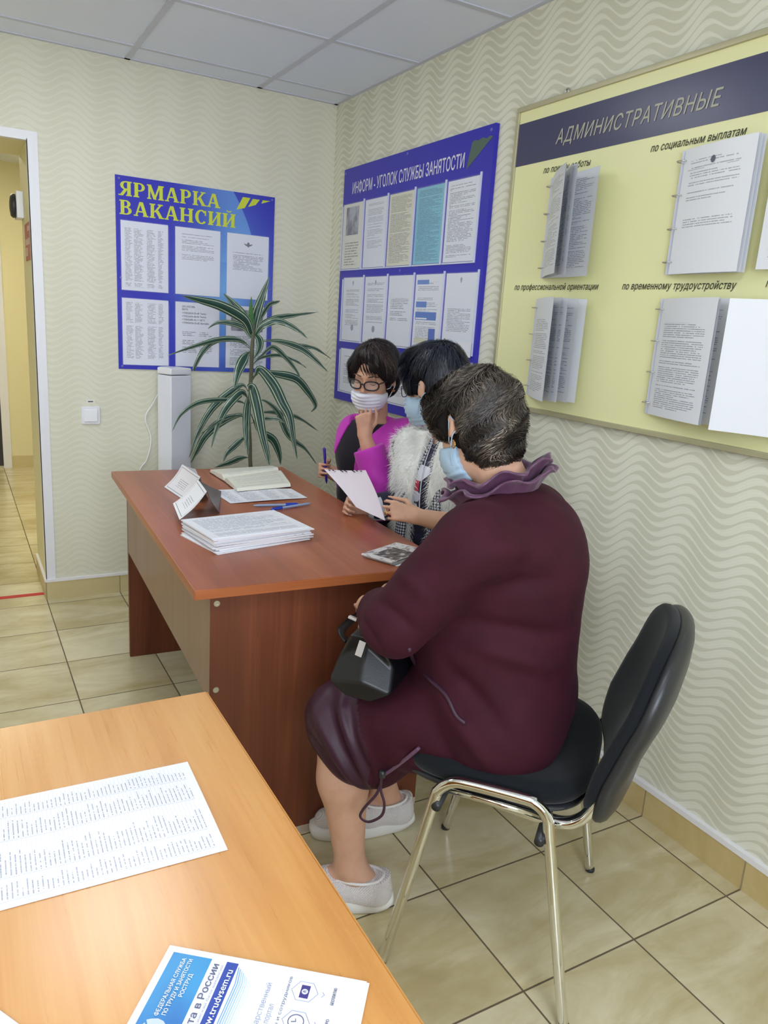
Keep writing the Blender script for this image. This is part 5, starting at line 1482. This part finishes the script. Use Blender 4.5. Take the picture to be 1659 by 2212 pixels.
    M_h2 = hair_mat('black_hair', [(0, (12, 13, 21)), (.6, (24, 26, 39)), (1, (54, 58, 76))], .34)
    def fl(p):
        a = p - np.array([-.055, .01, .14]); a = a/(np.linalg.norm(a, axis=1)[:, None]+1e-6)
        return a + np.array([.15, 0, -.3])
    q = Hd.loc(HV); ok = q[:, 2] > -.06
    strands('hair_strands', Hd, HV[ok], vnormals(HV, HQ)[ok], fl, 5200, 7, .011, .0010, M_h2, hb, 8, lift=.0045, jitter=.10, c=(-.02, 0, .04), r=(.108, .093, .1), surf=(HV, HQ), clump=.6, avoid=lambda q: (np.abs(q[:, 0]+.002) < .028) & (q[:, 1] > .05) & (q[:, 2] < .020) & (q[:, 2] > -.075))
    d = nrm((-.84, .52, .16))
    c0 = np.array(wrL) + d*.094 + np.cross(nrm((.46, .80, -.32)), d)*(-.008) ; ax = nrm(d*.8 + np.array([.3, .5, -.2])*.5); u1 = nrm(np.cross(ax, [0, 0, 1])); u2 = np.cross(ax, u1)
    MB().tube([c0 + (u1*math.cos(a) + u2*math.sin(a))*.0092 for a in [2*math.pi*k/18 for k in range(18)]], .0016, 6, closed=True).build('ring', M_gold, root, smooth=True)
    rebase(root, (-.30, -1.64, 0))
    return root
P2 = woman_fur()
# ================================================================== DRACAENA BEHIND THE DESK
t = NT('striped_leaf'); u, v, _ = t.sep(t.uv())
au = t.m('ABSOLUTE', t.sub(t.mul(u, 2.0), 1.0))
st = t.m('MAXIMUM', t.between(au, .50, .66), t.mul(t.gt(au, .93), .8))
nz = t.noise(t.xyz(t.mul(u, 60.0), t.mul(v, 2.0), 0.0), 1.0, 2.0)
base = t.mix(t.sstep(nz, .3, .7), lin((26, 54, 46)), lin((52, 88, 74)))
col = t.mix(t.mul(st, .85), base, lin((196, 206, 176)))
M_leaf = t.set(col=col, rough=.32, spec=.5)
M_leaf_new = plain('young_leaf', (70, 120, 64), .4)
M_stem = plain('plant_stem', (96, 96, 74), .8)
M_pot = plain('terracotta_pot', (170, 96, 66), .7)
M_soil = plain('soil', (50, 38, 30), .95)
PX, PY = -.505, -.335
PL = empty('potted_dracaena', (PX, PY, 0), 0, 'tall potted dracaena with white striped leaves behind the desk in the corner', 'plant')
MB().lathe([(.10, 0), (.115, .01), (.145, .24), (.155, .245), (.155, .275), (.14, .275), (.13, .24)], 36).build('pot', M_pot, PL, smooth=True, fixn=True)
MB().lathe([(.02, .225), (.132, .235), (.132, .245), (.02, .25)], 30).build('soil', M_soil, PL)
pix_stem = [(541, 1005), (540, 960), (537, 900), (540, 850), (543, 800), (544, 760), (547, 720), (549, 690)]
spts = [(0, 0, .24), (.01, .0, .5)] + [tuple(ony(a, b, PY) - np.array([PX, PY, 0])) for a, b in pix_stem]
MB().tube(smooth_path(spts, 5), [.0095]*(len(smooth_path(spts, 5))-12) + [.011, .010, .009, .009, .008, .008, .007, .007, .006, .006, .005, .004], 10).build('stem', M_stem, PL, smooth=True)
def leaf(px, w, dep, tw=0.0, mat=None, petiole=True):
    w = w*1.42; tw = tw*.6
    """px: stem end, along the blade, tip (places read off the photograph); dep: how far the tip reaches towards (-) or away from (+) the viewer"""
    n = len(px); pts = []
    for k, (a, b) in enumerate(px):
        s = k/(n-1); pts.append(Vector(ony(a, b, PY + dep*s*(1.1-.1*s)) - np.array([PX, PY, 0])))
    path = smooth_path(pts, 7); m = len(path)
    mb = MB(); nv = m-1
    view = Vector(ony(540, 850, PY) - CAM_POS).normalized()
    def fn(u, v):
        i = int(round(v*nv)); p = path[i]; t_ = (path[min(i+1, nv)] - path[max(i-1, 0)]).normalized()
        sd = t_.cross(view); sd = sd.normalized() if sd.length > 1e-4 else Vector((1, 0, 0))
        nn = sd.cross(t_).normalized()
        prof = (.10 + .9*min(1, max(0, (v-.12)/.28))**.8) * (max(0, 1 - max(0, (v-.45)/.55)**1.8)) + .015
        if not petiole: prof = (.55 + .45*min(1, v/.3)) * (max(0, 1 - max(0, (v-.35)/.65)**1.6)) + .015
        c = (u-.5)*2; a = tw*v
        sd2 = sd*math.cos(a) + nn*math.sin(a); n2 = nn*math.cos(a) - sd*math.sin(a)
        ruf = .0022*math.sin(v*34 + c*2 + px[0][0])*abs(c)
        return p + sd2*(c*w*prof) + n2*(abs(c)*w*prof*.32 + ruf)
    mb.surf(fn, 8, nv)
    mb.build('leaf', mat or M_leaf, PL, smooth=True, fixn=False)
L = [
 ([(548, 715), (553, 680), (566, 640), (582, 597)], .016, -.02, .2, None, False),
 ([(546, 712), (543, 690), (542, 665), (543, 640)], .008, -.03, .0, M_leaf_new, False),
 ([(550, 710), (556, 690), (560, 672), (566, 655)], .009, .02, .0, M_leaf_new, False),
 ([(543, 722), (528, 690), (480, 662), (430, 648), (394, 639)], .017, -.12, .5, None, False),
 ([(543, 718), (528, 685), (503, 655), (482, 633)], .014, .06, .3, None, False),
 ([(542, 730), (528, 708), (500, 698), (470, 697), (449, 710)], .010, .05, .4, None, False),
 ([(552, 722), (570, 700), (600, 686), (640, 680), (688, 674)], .011, .05, .5, None, False),
 ([(552, 725), (566, 705), (596, 693), (625, 702), (650, 718), (665, 732)], .011, -.10, .5, None, False),
 ([(556, 700), (580, 660), (598, 652), (605, 650)], .007, .08, .4, None, False),
 ([(542, 752), (520, 735), (480, 733), (430, 745), (362, 768)], .009, -.06, .8, None, True),
 ([(542, 755), (515, 737), (470, 735), (440, 757), (420, 795), (422, 800)], .009, .06, .8, None, True),
 ([(552, 722), (561, 735), (560, 755), (548, 775)], .012, -.10, .1, None, False),
 ([(541, 758), (530, 770), (515, 800), (506, 840)], .016, -.12, .1, None, True),
 ([(560, 735), (600, 735), (640, 745), (680, 752), (715, 775)], .008, .05, .7, None, True),
 ([(560, 738), (605, 738), (650, 752), (680, 775), (708, 803)], .011, -.07, .5, None, True),
 ([(545, 780), (565, 768), (590, 750), (620, 775), (640, 800), (650, 820)], .008, .0, .5, None, True),
 ([(542, 795), (560, 775), (600, 767), (640, 780), (662, 795)], .006, .06, .9, None, True),
 ([(540, 830), (552, 810), (562, 798), (590, 830), (610, 870), (625, 900), (634, 950), (642, 992)], .019, -.14, .1, None, True),
 ([(541, 820), (560, 805), (600, 808), (640, 818), (665, 845), (682, 875), (672, 890)], .014, .04, .3, None, True),
 ([(538, 840), (545, 838), (556, 880), (565, 930), (578, 985), (582, 1005)], .018, -.15, .0, None, False),
 ([(537, 860), (534, 880), (532, 920), (534, 960), (536, 985)], .013, -.06, .2, None, False),
 ([(538, 870), (530, 852), (518, 850), (490, 880), (470, 920), (456, 968)], .013, -.10, .2, None, True),
 ([(538, 850), (525, 832), (500, 845), (460, 880), (430, 930), (408, 990)], .013, .03, .3, None, True),
 ([(537, 880), (520, 868), (480, 864), (430, 870), (392, 895), (372, 932)], .008, -.05, .6, None, True),
 ([(538, 900), (520, 896), (480, 910), (445, 940), (425, 975), (412, 1000)], .014, .07, .3, None, True),
 ([(540, 890), (560, 930), (590, 950), (603, 980), (606, 1004)], .014, .02, .2, None, True),
 ([(542, 870), (570, 865), (600, 890), (620, 935), (640, 955), (660, 970), (684, 1003)], .010, -.05, .4, None, True),
 ([(545, 895), (580, 890), (620, 895), (650, 905), (690, 933)], .008, .07, .6, None, True),
 ([(538, 950), (525, 948), (505, 965), (490, 980), (482, 998)], .010, -.02, .4, None, True),
 ([(540, 988), (520, 990), (495, 1000), (464, 1010)], .010, -.06, .5, None, True),
 ([(541, 915), (570, 905), (600, 905), (615, 915)], .006, -.10, .5, None, True),
 ([(539, 905), (515, 898), (490, 902), (465, 915), (430, 940)], .006, -.12, .5, None, True)]
for a in L: leaf(*a)
# ================================================================== THINGS ON THE DESK
M_paper = plain('office_paper', (238, 238, 242), .55)
D_form = doc('form_print', (236, 237, 243), (140, 146, 160), 40, .08, .92, .06, .94, 30, gap=.1, seed=41.0)
D_form2 = doc('table_form_print', (238, 239, 244), (140, 144, 158), 26, .05, .95, .08, .92, 36, cols=[(.05, .2), (.24, .5), (.54, .75), (.79, .95)], gap=.05, seed=42.0)
D_tent = doc('tent_card_print', (238, 238, 246), (110, 112, 124), 14, .3, .72, .28, .75, 20, gap=.1, seed=43.0, lw=(.3, .6), blocks=((.06, .94, .07, .085, (70, 72, 84)), (.06, .94, .915, .93, (70, 72, 84)), (.06, .068, .07, .93, (70, 72, 84)), (.932, .94, .07, .93, (70, 72, 84))))

def quad_sheet(name, c, mat, label, group=None, th=.0008, sag=None, cat='paper', parent=None):
    """c: four corners (lower left, lower right, upper right, upper left as one reads the sheet)"""
    c = [np.array(p, float) for p in c]; n = nrm(np.cross(c[1]-c[0], c[3]-c[0]))
    if n[2] < -.6: n = -n
    S = sag or (lambda a, b: 0.0)
    base = lambda a, b: (c[0]*(1-a) + c[1]*a)*(1-b) + (c[3]*(1-a) + c[2]*a)*b + n*S(a, b)
    m = MB(); m.surf(lambda a, b: base(a, b) + n*th, 14, 14); m.surf(lambda a, b: base(1-a, b), 14, 14, uv=lambda a, b: (.005, .005))
    o = m.build(name, mat, parent, smooth=True, fixn=False)
    return tag(o, label, cat, group) if parent is None else o

# pile of papers in plastic sleeves
rs = random.Random(5)
PILE = [dk(.075, .455), dk(.115, .275), dk(.405, .335), dk(.36, .525)]     # outline of the pile on the desk, read counter-clockwise from the left
pc = (PILE[0]+PILE[1]+PILE[2]+PILE[3])/4
exv = nrm(dk(.41, .335)-dk(.118, .28)); eyv = nrm(np.cross([0, 0, 1], exv))
z = .7505
for k in range(13):
    th = .0020 if k < 2 else .0028
    off = exv*rs.uniform(-.008, .008) + eyv*rs.uniform(-.006, .006) + (exv*-.012 - eyv*.010 if k < 2 else 0)
    ang = rs.uniform(-.035, .035) + (.05 if k < 2 else 0)
    ex = exv*math.cos(ang) + eyv*math.sin(ang); ey = np.cross([0, 0, 1], ex); c = dk(.243, .392, z) + off
    q = [c - ex*.1485 - ey*.105, c + ex*.1485 - ey*.105, c + ex*.1485 + ey*.105, c - ex*.1485 + ey*.105]
    lb = 'paper sheaf in the thick pile near the front of the desk'
    if k == 12: lb = 'printed top sheet of the thick paper pile on the desk'
    if k == 0: lb = 'lowest sheet sticking out under the thick paper pile on the desk'
    lift = rs.uniform(.0003, .0012)
    m = MB()
    m.surf(lambda a, b: (q[0]*(1-a) + q[1]*a)*(1-b) + (q[3]*(1-a)+q[2]*a)*b + np.array([0, 0, th + lift*(2*a-1)**2*b*.6]), 10, 6)
    m.surf(lambda a, b: (q[0]*a + q[1]*(1-a))*(1-b) + (q[3]*a+q[2]*(1-a))*b + np.array([0, 0, .0 + lift*(2*a-1)**2*b*.6]), 10, 6, uv=lambda a, b: (.005, .005))
    fs = []
    for (i, j) in ((0, 1), (1, 2), (2, 3), (3, 0)):
        m.add([q[i], q[j], q[j]+np.array([0, 0, th]), q[i]+np.array([0, 0, th])], [(0, 1, 2, 3)], [(.005, .005)]*4)
    o = m.build('paper_sheaf', D_form if k == 12 else M_paper, None, smooth=False, fixn=False)
    tag(o, lb, 'paper', 'pile of papers on the desk')
    if k in (1, 6, 10):
        h = MB()
        for j in range(11):
            a = .1 + .08*j; p = q[0]*(1-a) + q[1]*a + ey*.006 + np.array([0, 0, th+.0012]); h.poly([p - ex*.003, p + ex*.003, p + ex*.003 + ey*.003, p - ex*.003 + ey*.003])
        h.build('punched_holes', plain('hole_shade_grey', (120, 116, 124), .7), o, fixn=False)
    z += th + .0004
PZ = z
# two tent cards
def tent(name, a, b, c, d, e, f, label, back=None):
    """a-b lower edge of the printed face, c-d ridge (above b, a); e-f lower edge of the hidden face"""
    root = empty(name, tuple(np.round((np.array(a)+b+e+f)/4, 4) * [1, 1, 0] + [0, 0, .75]), 0, label, 'name card', 'tent cards on the desk')
    o0 = np.array(root.location)
    pts = [np.array(p, float) - o0 for p in (a, b, c, d, e, f)]
    quad_sheet('front_face', (pts[0], pts[1], pts[2], pts[3]), D_tent, None, parent=root, sag=lambda u, v: -.006*math.sin(math.pi*v))
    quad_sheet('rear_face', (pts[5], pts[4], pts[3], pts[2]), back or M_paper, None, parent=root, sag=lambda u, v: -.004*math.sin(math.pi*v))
    return root
A = onz(355, 1052, .753); B = onz(389, 1077, .753)
def topof(u, v, z): return onz(u, v, z)
tent('tent_card', onz(355, 1052, .752), onz(397, 1080, .752), onz(433, 1030, .84), onz(394, 1003, .84), onz(420, 1020, .752)*[1, 1, 0]+[.02, .06, .752], onz(450, 1078, .752), 'white folded tent name card standing at the back of the desk')
tent('tent_card', onz(374, 1088, .775), onz(388, 1123, .775), onz(447, 1062, .842), onz(428, 1036, .842), onz(447, 1062, .76)*[1, 1, 0]+[.06, .03, .752], onz(474, 1108, .752), 'white folded tent name card leaning beside the paper pile', plain('dark_rear_face', (74, 62, 76), .3))  # rear face darker than the printed front
# open notebook
def notebook():
    root = empty('open_notebook', tuple(dk(.42, 1.16)), 0, 'open notebook with cream ruled pages at the back of the desk', 'notebook')
    o0 = np.array(root.location)
    c0 = onz(453, 1021, .752); c1 = onz(587, 1013, .752); s0 = onz(484, 1040, .752); s1 = onz(602, 1022, .752); r0 = onz(513, 1064, .752); r1 = onz(628, 1053, .752)
    M_cov = plain('black_notebook_cover', (34, 32, 34), .5)
    M_cream = doc('ruled_page', (234, 233, 216), (176, 180, 184), 30, .08, .92, .1, .93, 30, gap=.3, seed=51.0)
    M_edge = plain('page_block', (226, 224, 206), .7)
    m = MB()
    for a, b, c, d in ((c0, s0, s1, c1), (s0, r0, r1, s1)):
        m.add([p - o0 + np.array([0, 0, q]) for q in (0, .003) for p in (a, b, c, d)], [(0, 3, 2, 1), (4, 5, 6, 7), (0, 1, 5, 4), (1, 2, 6, 5), (2, 3, 7, 6), (3, 0, 4, 7)])
    m.build('cover', M_cov, root)
    for (a, b, c, d, hgt, sgn_) in ((c0, s0, s1, c1, .020, 1), (s0, r0, r1, s1, .019, 0)):
        def hgt_fn(u, hgt=hgt, sgn_=sgn_):
            t = u if sgn_ == 0 else 1-u
            return .003 + hgt*(min(1, t/.18)**.5)*(1 - .45*t) if t < .999 else .003
        pb = MB()
        top = lambda u, v: (a*.985+b*.015)*(1-u)*(1-v) + (b*.985+a*.015)*u*(1-v) + c*u*v + d*(1-u)*v - o0 + np.array([0, 0, hgt_fn(u)])
        pb.surf(top, 24, 4, uv=lambda u, v: (1-v, u) )
        for v in (0, 1):
            pb.surf(lambda u, w: np.array(top(u, v))*[1, 1, 0] + np.array([0, 0, .003 + (top(u, v)[2]-.003)*w]), 24, 1, uv=lambda u, w: (.005, .005))
        for u in (0, 1):
            pb.surf(lambda v, w: np.array(top(u, v))*[1, 1, 0] + np.array([0, 0, .003 + (top(u, v)[2]-.003)*w]), 4, 1, uv=lambda u, w: (.005, .005))
        pb.build('pages', M_cream, root, fixn=False)
    return root
notebook()
quad_sheet('paper_sheet', [onz(498, 1088, .7512), onz(665, 1076, .7512), onz(629, 1056, .7512), onz(454, 1059, .7512)], D_form2, 'single printed table sheet lying in front of the open notebook', None, .0006, lambda a, b: .002*math.sin(a*3.1), 'paper')
stick('pen', onz(547, 1092, .755), onz(645, 1090, .755), .004, M_pen_c, M_pen_b, 'clear pen with blue ink lying behind the other pen on the desk')
stick('pen', onz(672, 1087, .756), onz(586, 1101, .757), .004, M_pen_c, M_pen_b, 'pen with broad blue cap lying nearer the paper pile')
# leaflets at the front corner of the desk
_c0 = [onz(786, 1203, .752), onz(852, 1222, .752), onz(930, 1195, .752), onz(862, 1178, .752)]
tt = NT('brochure_photo_print'); uu, vv_, _ = tt.sep(tt.uv())
nz = tt.noise(tt.xyz(uu, vv_, 2.0), 7.0, 3.0)
bl = tt.mul(tt.between(uu, .22, .98), tt.between(vv_, .12, .70))
col = tt.mix(bl, tt.mix(tt.sstep(nz, .52, .60), lin((222, 220, 218)), lin((150, 140, 146))), tt.ramp(nz, [(.35, lin((42, 42, 46))), (.55, lin((104, 104, 104))), (.65, lin((190, 188, 184)))]))
M_broch = tt.set(col=col, rough=.3)
z = .7505
for k, lb in enumerate(('lowest white leaflet at the front right corner of the desk', 'grey folded leaflet second in the small stack at the desk corner', 'floral printed leaflet on top of the small stack at the desk corner')):
    sh = np.array([.006*(1-k), -.005*(1-k), 0])
    cs = [p*[1, 1, 0] + sh + [0, 0, z] for p in _c0]
    m = MB(); th = .004 if k else .0012
    m.add([cs[0], cs[1], cs[2], cs[3]] + [p + np.array([0, 0, th]) for p in cs], [(0, 3, 2, 1), (4, 5, 6, 7), (0, 1, 5, 4), (1, 2, 6, 5), (2, 3, 7, 6), (3, 0, 4, 7)], [(0, 0)]*4 + [(0, 0), (1, 0), (1, 1), (0, 1)])
    o = m.build('leaflet', M_broch if k == 2 else (M_paper if k == 0 else plain('grey_leaflet', (150, 150, 152), .35)), None, bevel=.0006)
    tag(o, lb, 'leaflet', 'leaflets at the desk corner'); z += th + .0004
# the sheets the woman in the fur vest holds up
A_ = atd(703, 1014, 2.60); B_ = atd(790, 1016, 2.46); D_ = atd(829, 1116, 2.25)
D_ = B_ + nrm(D_-B_)*.285; A_ = B_ + nrm(A_-B_)*.205; C_ = atd(770, 1096, 2.37)
_hc = (A_+B_+C_+D_)/4
hp = quad_sheet('held_paper', [C_, D_, B_, A_], plain('pink_bounce_paper', (226, 214, 224), .5), 'punched white sheets held in both hands by the woman in the fur vest', None, .0016, lambda a, b: -.010*math.sin(math.pi*b) - .006*math.sin(math.pi*a), 'paper')  # pink bounce from the jacket mixed into the white paper colour
q = MB(); n_ = nrm(np.cross(D_-C_, A_-C_))
for k in range(9):
    if k in (2, 5): continue
    a = .12 + .095*k; p = A_*(1-a) + B_*a + (C_-A_)*.035; e1 = nrm(B_-A_)*.0045; e2 = nrm(C_-A_)*.004
    for s in (1, -1): q.poly([p - e1 - e2 + n_*.0032*s, p + e1 - e2 + n_*.0032*s, p + e1 + e2 + n_*.0032*s, p - e1 + e2 + n_*.0032*s])
q.build('punched_holes', plain('dark_hole', (40, 34, 40), .8), hp, fixn=False)

# ================================================================== THINGS ON THE NEAR TABLE
zt = TZ + .0006
D_list = doc('vacancy_list_print', (240, 241, 250), (140, 142, 162), 56, .06, .95, .05, .96, 60, cols=[(.06, .2), (.24, .46), (.56, .76), (.80, .94)], gap=.03, seed=61.0, grid=True, lw=(.36, .64))
# print runs across the sheet: its lines are parallel to the short right-hand edge
c_tr = onz(405, 1646, zt); c_br = onz(492, 1836, zt); left = nrm(onz(0, 1725, zt) - c_tr)
left = nrm(left + nrm(onz(0, 1976, zt) - c_br))
LW = .297
def curl(a, b): return .004*math.sin(a*2.6)*(.5+.5*b) + .0025*max(0, 1-a*4) + .003*max(0, b-.85)/.15*0
quad_sheet('printed_list', [c_br, c_tr, c_tr + left*LW, c_br + left*LW], D_list, 'printed table of vacancies lying on the near orange table', None, .0006, lambda a, b: (.003*math.sin(b*5.0)**2*math.sin(a*3.14)+.001*math.sin(a*3.14)), 'paper')
# portal leaflet, text runs up towards its right-hand edge
r0 = onz(373, 2045, TZ+.003); r1 = onz(789, 2122, TZ+.003)
dn = nrm(r1-r0); tx = nrm(r0 - onz(282, 2208, TZ+.003)); tx = nrm(tx - dn*(tx @ dn))
LH, LWd = .21, .148
LEAF = empty('portal_leaflet', tuple(r0*[1, 1, 0] + [0, 0, TZ]), 0, 'white and blue job portal leaflet at the bottom of the near table', 'leaflet')
lo0 = np.array(LEAF.location)
def lf(a, b, z=.0034): return r0*[1, 1, 0] - lo0*[1, 1, 0] - tx*a + dn*b + np.array([0, 0, z])       # a from the right edge, b down the page
m = MB()
for z0, z1, o in ((.0006, .0014, .004), (.0018, .003, 0)):
    a = [lf(0, 0-o*.3, z0), lf(0, LH, z0), lf(LWd, LH, z0), lf(LWd, -o*.3, z0)]; b = [p*[1, 1, 0]+[0, 0, z1] for p in a]
    if o: a = [p + tx*.003 - dn*.003 for p in a]; b = [p + tx*.003 - dn*.003 for p in b]
    m.add(a+b, [(0, 1, 2, 3), (7, 6, 5, 4), (0, 4, 5, 1), (1, 5, 6, 2), (2, 6, 7, 3), (3, 7, 4, 0)])
m.build('sheet', plain('leaflet_paper', (246, 247, 252), .3), LEAF)
t = NT('leaflet_blue'); x_, y_, z_ = t.sep(t.obj())
M_lb = t.set(col=t.mix(t.sstep(t.noise(t.obj(), 9.0, 2.0), .3, .7), lin((46, 96, 176)), lin((62, 150, 204))), rough=.3)
def lblock(a0, b0, a1, b1, mat, name='printed_block', z=.0031, skew=0): MB().poly([lf(a0, b0, z), lf(a0, b1, z), lf(a1, b1, z), lf(a1, b0, z)]).build(name, mat, LEAF, fixn=False)
lblock(.006, .004, LWd-.004, .046, M_lb)
lblock(.006, .062, LWd-.004, .0745, plain('leaflet_band', (52, 76, 166), .3))
M_lb2 = [plain('leaflet_tint_%d' % k, c, .3) for k, c in enumerate(((126, 168, 222), (160, 192, 232), (190, 212, 240), (216, 230, 246)))]
for k in range(8):
    m = MB(); b0 = .0755 + k*.0022
    m.poly([lf(.010+.002*k, b0, .0031), lf(.010+.002*k, b0+.0012, .0031), lf(.03-.0005*k, b0+.004, .0031), lf(LWd-.01, b0+.0012, .0031), lf(LWd-.01, b0, .0031), lf(.03-.0005*k, b0+.0028, .0031)])
    m.build('chevron_line', M_lb2[min(3, k//2)], LEAF, fixn=False)
M_lt_w = plain('leaflet_white_text', (236, 240, 248), .4); M_lt_g = plain('leaflet_grey_text', (96, 98, 128), .4); M_lt_l = plain('leaflet_light_text', (160, 164, 190), .4)
def ltext(s, aL, aR, b, h, mat, off=.0): place_text(s, lf(aL, b, .0033), lf(aR, b, .0033), h, (0, 0, 1), mat, LEAF, offset=off)
ltext('ФЕДЕРАЛЬНАЯ СЛУЖБА', .080, .012, .0205, .0042, M_lt_w, .012)
ltext('ПО ТРУДУ И ЗАНЯТОСТИ', .078, .012, .0275, .0042, M_lt_w, .012)
ltext('РОСТРУД', .056, .029, .0345, .0042, M_lt_w, .012)
ltext('Работа в России', .110, .012, .0560, .0074, M_lt_g, .01)
ltext('Общероссийская база вакансий', .110, .012, .0605, .0028, M_lt_l)
ltext('www.trudvsem.ru', .094, .016, .0720, .0072, M_lt_w, .014)
ltext('Государственный', .092, .022, .1150, .0058, M_lt_l)
ltext('портал', .066, .045, .1240, .0058, M_lt_l)
ltext('работы и сотрудников', .088, .010, .1330, .0034, M_lt_g)
ltext('БЕСПЛАТНО', .034, .014, .1800, .0032, M_lt_g, .008)
ltext('БЫСТРО', .066, .050, .1800, .0032, M_lt_g, .008)
for a, typ in ((.024, 0), (.058, 1)):
    hx = MB(); hx.tube([lf(a + .0125*math.sin(k*math.pi/3), .149 + .0135*math.cos(k*math.pi/3), .0033) for k in range(6)], .0004, 6, closed=True)
    hx.build('hexagon_outline', M_lt_l, LEAF)
    if typ == 0:
        e = MB(); e.poly([lf(a-.0075, .1445, .0032), lf(a-.0075, .1535, .0032), lf(a+.0075, .1535, .0032), lf(a+.0075, .1445, .0032)]); e.build('banknote_icon', plain('icon_violet', (70, 62, 130), .4), LEAF, fixn=False)
        e = MB(); e.poly([lf(a + .0032*math.cos(q), .149 + .0032*math.sin(q), .0033) for q in [2*math.pi*k/18 for k in range(18)]]); e.build('coin_icon', plain('icon_pale', (222, 222, 236), .4), LEAF, fixn=False)
        place_text('R', lf(a+.0014, .1507, .0034), lf(a-.0014, .1507, .0034), .0036, (0, 0, 1), M_lt_g, LEAF)
    else:
        e = MB(); e.tube([lf(a + .0075*math.cos(q), .149 + .0075*math.sin(q), .0033) for q in [2*math.pi*k/24 for k in range(24)]], .0005, 6, closed=True); e.tube([lf(a, .149, .0034), lf(a+.001, .1445, .0034)], .0004, 6); e.tube([lf(a, .149, .0034), lf(a-.003, .148, .0034)], .0004, 6)
        e.build('clock_icon', M_lt_g, LEAF)
    c = MB(); c.tube([lf(a+.003, .1665, .0033), lf(a, .169, .0033), lf(a-.003, .1665, .0033)], .0004, 6); c.build('chevron_icon', M_lt_l, LEAF)
em = MB(); ec, eb = .094, .024
for s in (1, -1):
    em.poly([lf(ec + s*x, eb + y, .0034) for x, y in ((.001, -.002), (.004, -.009), (.0085, -.012), (.0105, -.008), (.012, -.002), (.0105, .004), (.007, .008), (.002, .011), (.0008, .006))])
    em.poly([lf(ec + s*x, eb + y, .00345) for x, y in ((.0012, -.006), (.001, -.0105), (.003, -.0135), (.0055, -.012), (.003, -.0105))])
em.poly([lf(ec + .0034*math.cos(q), eb + .0034*math.sin(q), .00355) for q in [2*math.pi*k/16 for k in range(16)]])
em.build('crest_emblem', plain('crest_silver', (196, 208, 226), .4), LEAF, fixn=False)
# corner of another sheet at the lower left
p0 = onz(0, 2183, zt); p1 = onz(42, 2214, zt); dd_ = nrm(p1-p0); ee = nrm(np.cross([0, 0, 1], dd_)); ee = ee if ee @ (CAM_POS*[1, 1, 0] - p0*[1, 1, 0]) > 0 else -ee
quad_sheet('paper_sheet', [p0 - dd_*.12 + ee*.15, p0 + dd_*.09 + ee*.15, p0 + dd_*.09, p0 - dd_*.12], plain('lilac_paper', (226, 222, 240), .5), 'corner of a blank pale sheet at the lower left of the near table', None, .0006)
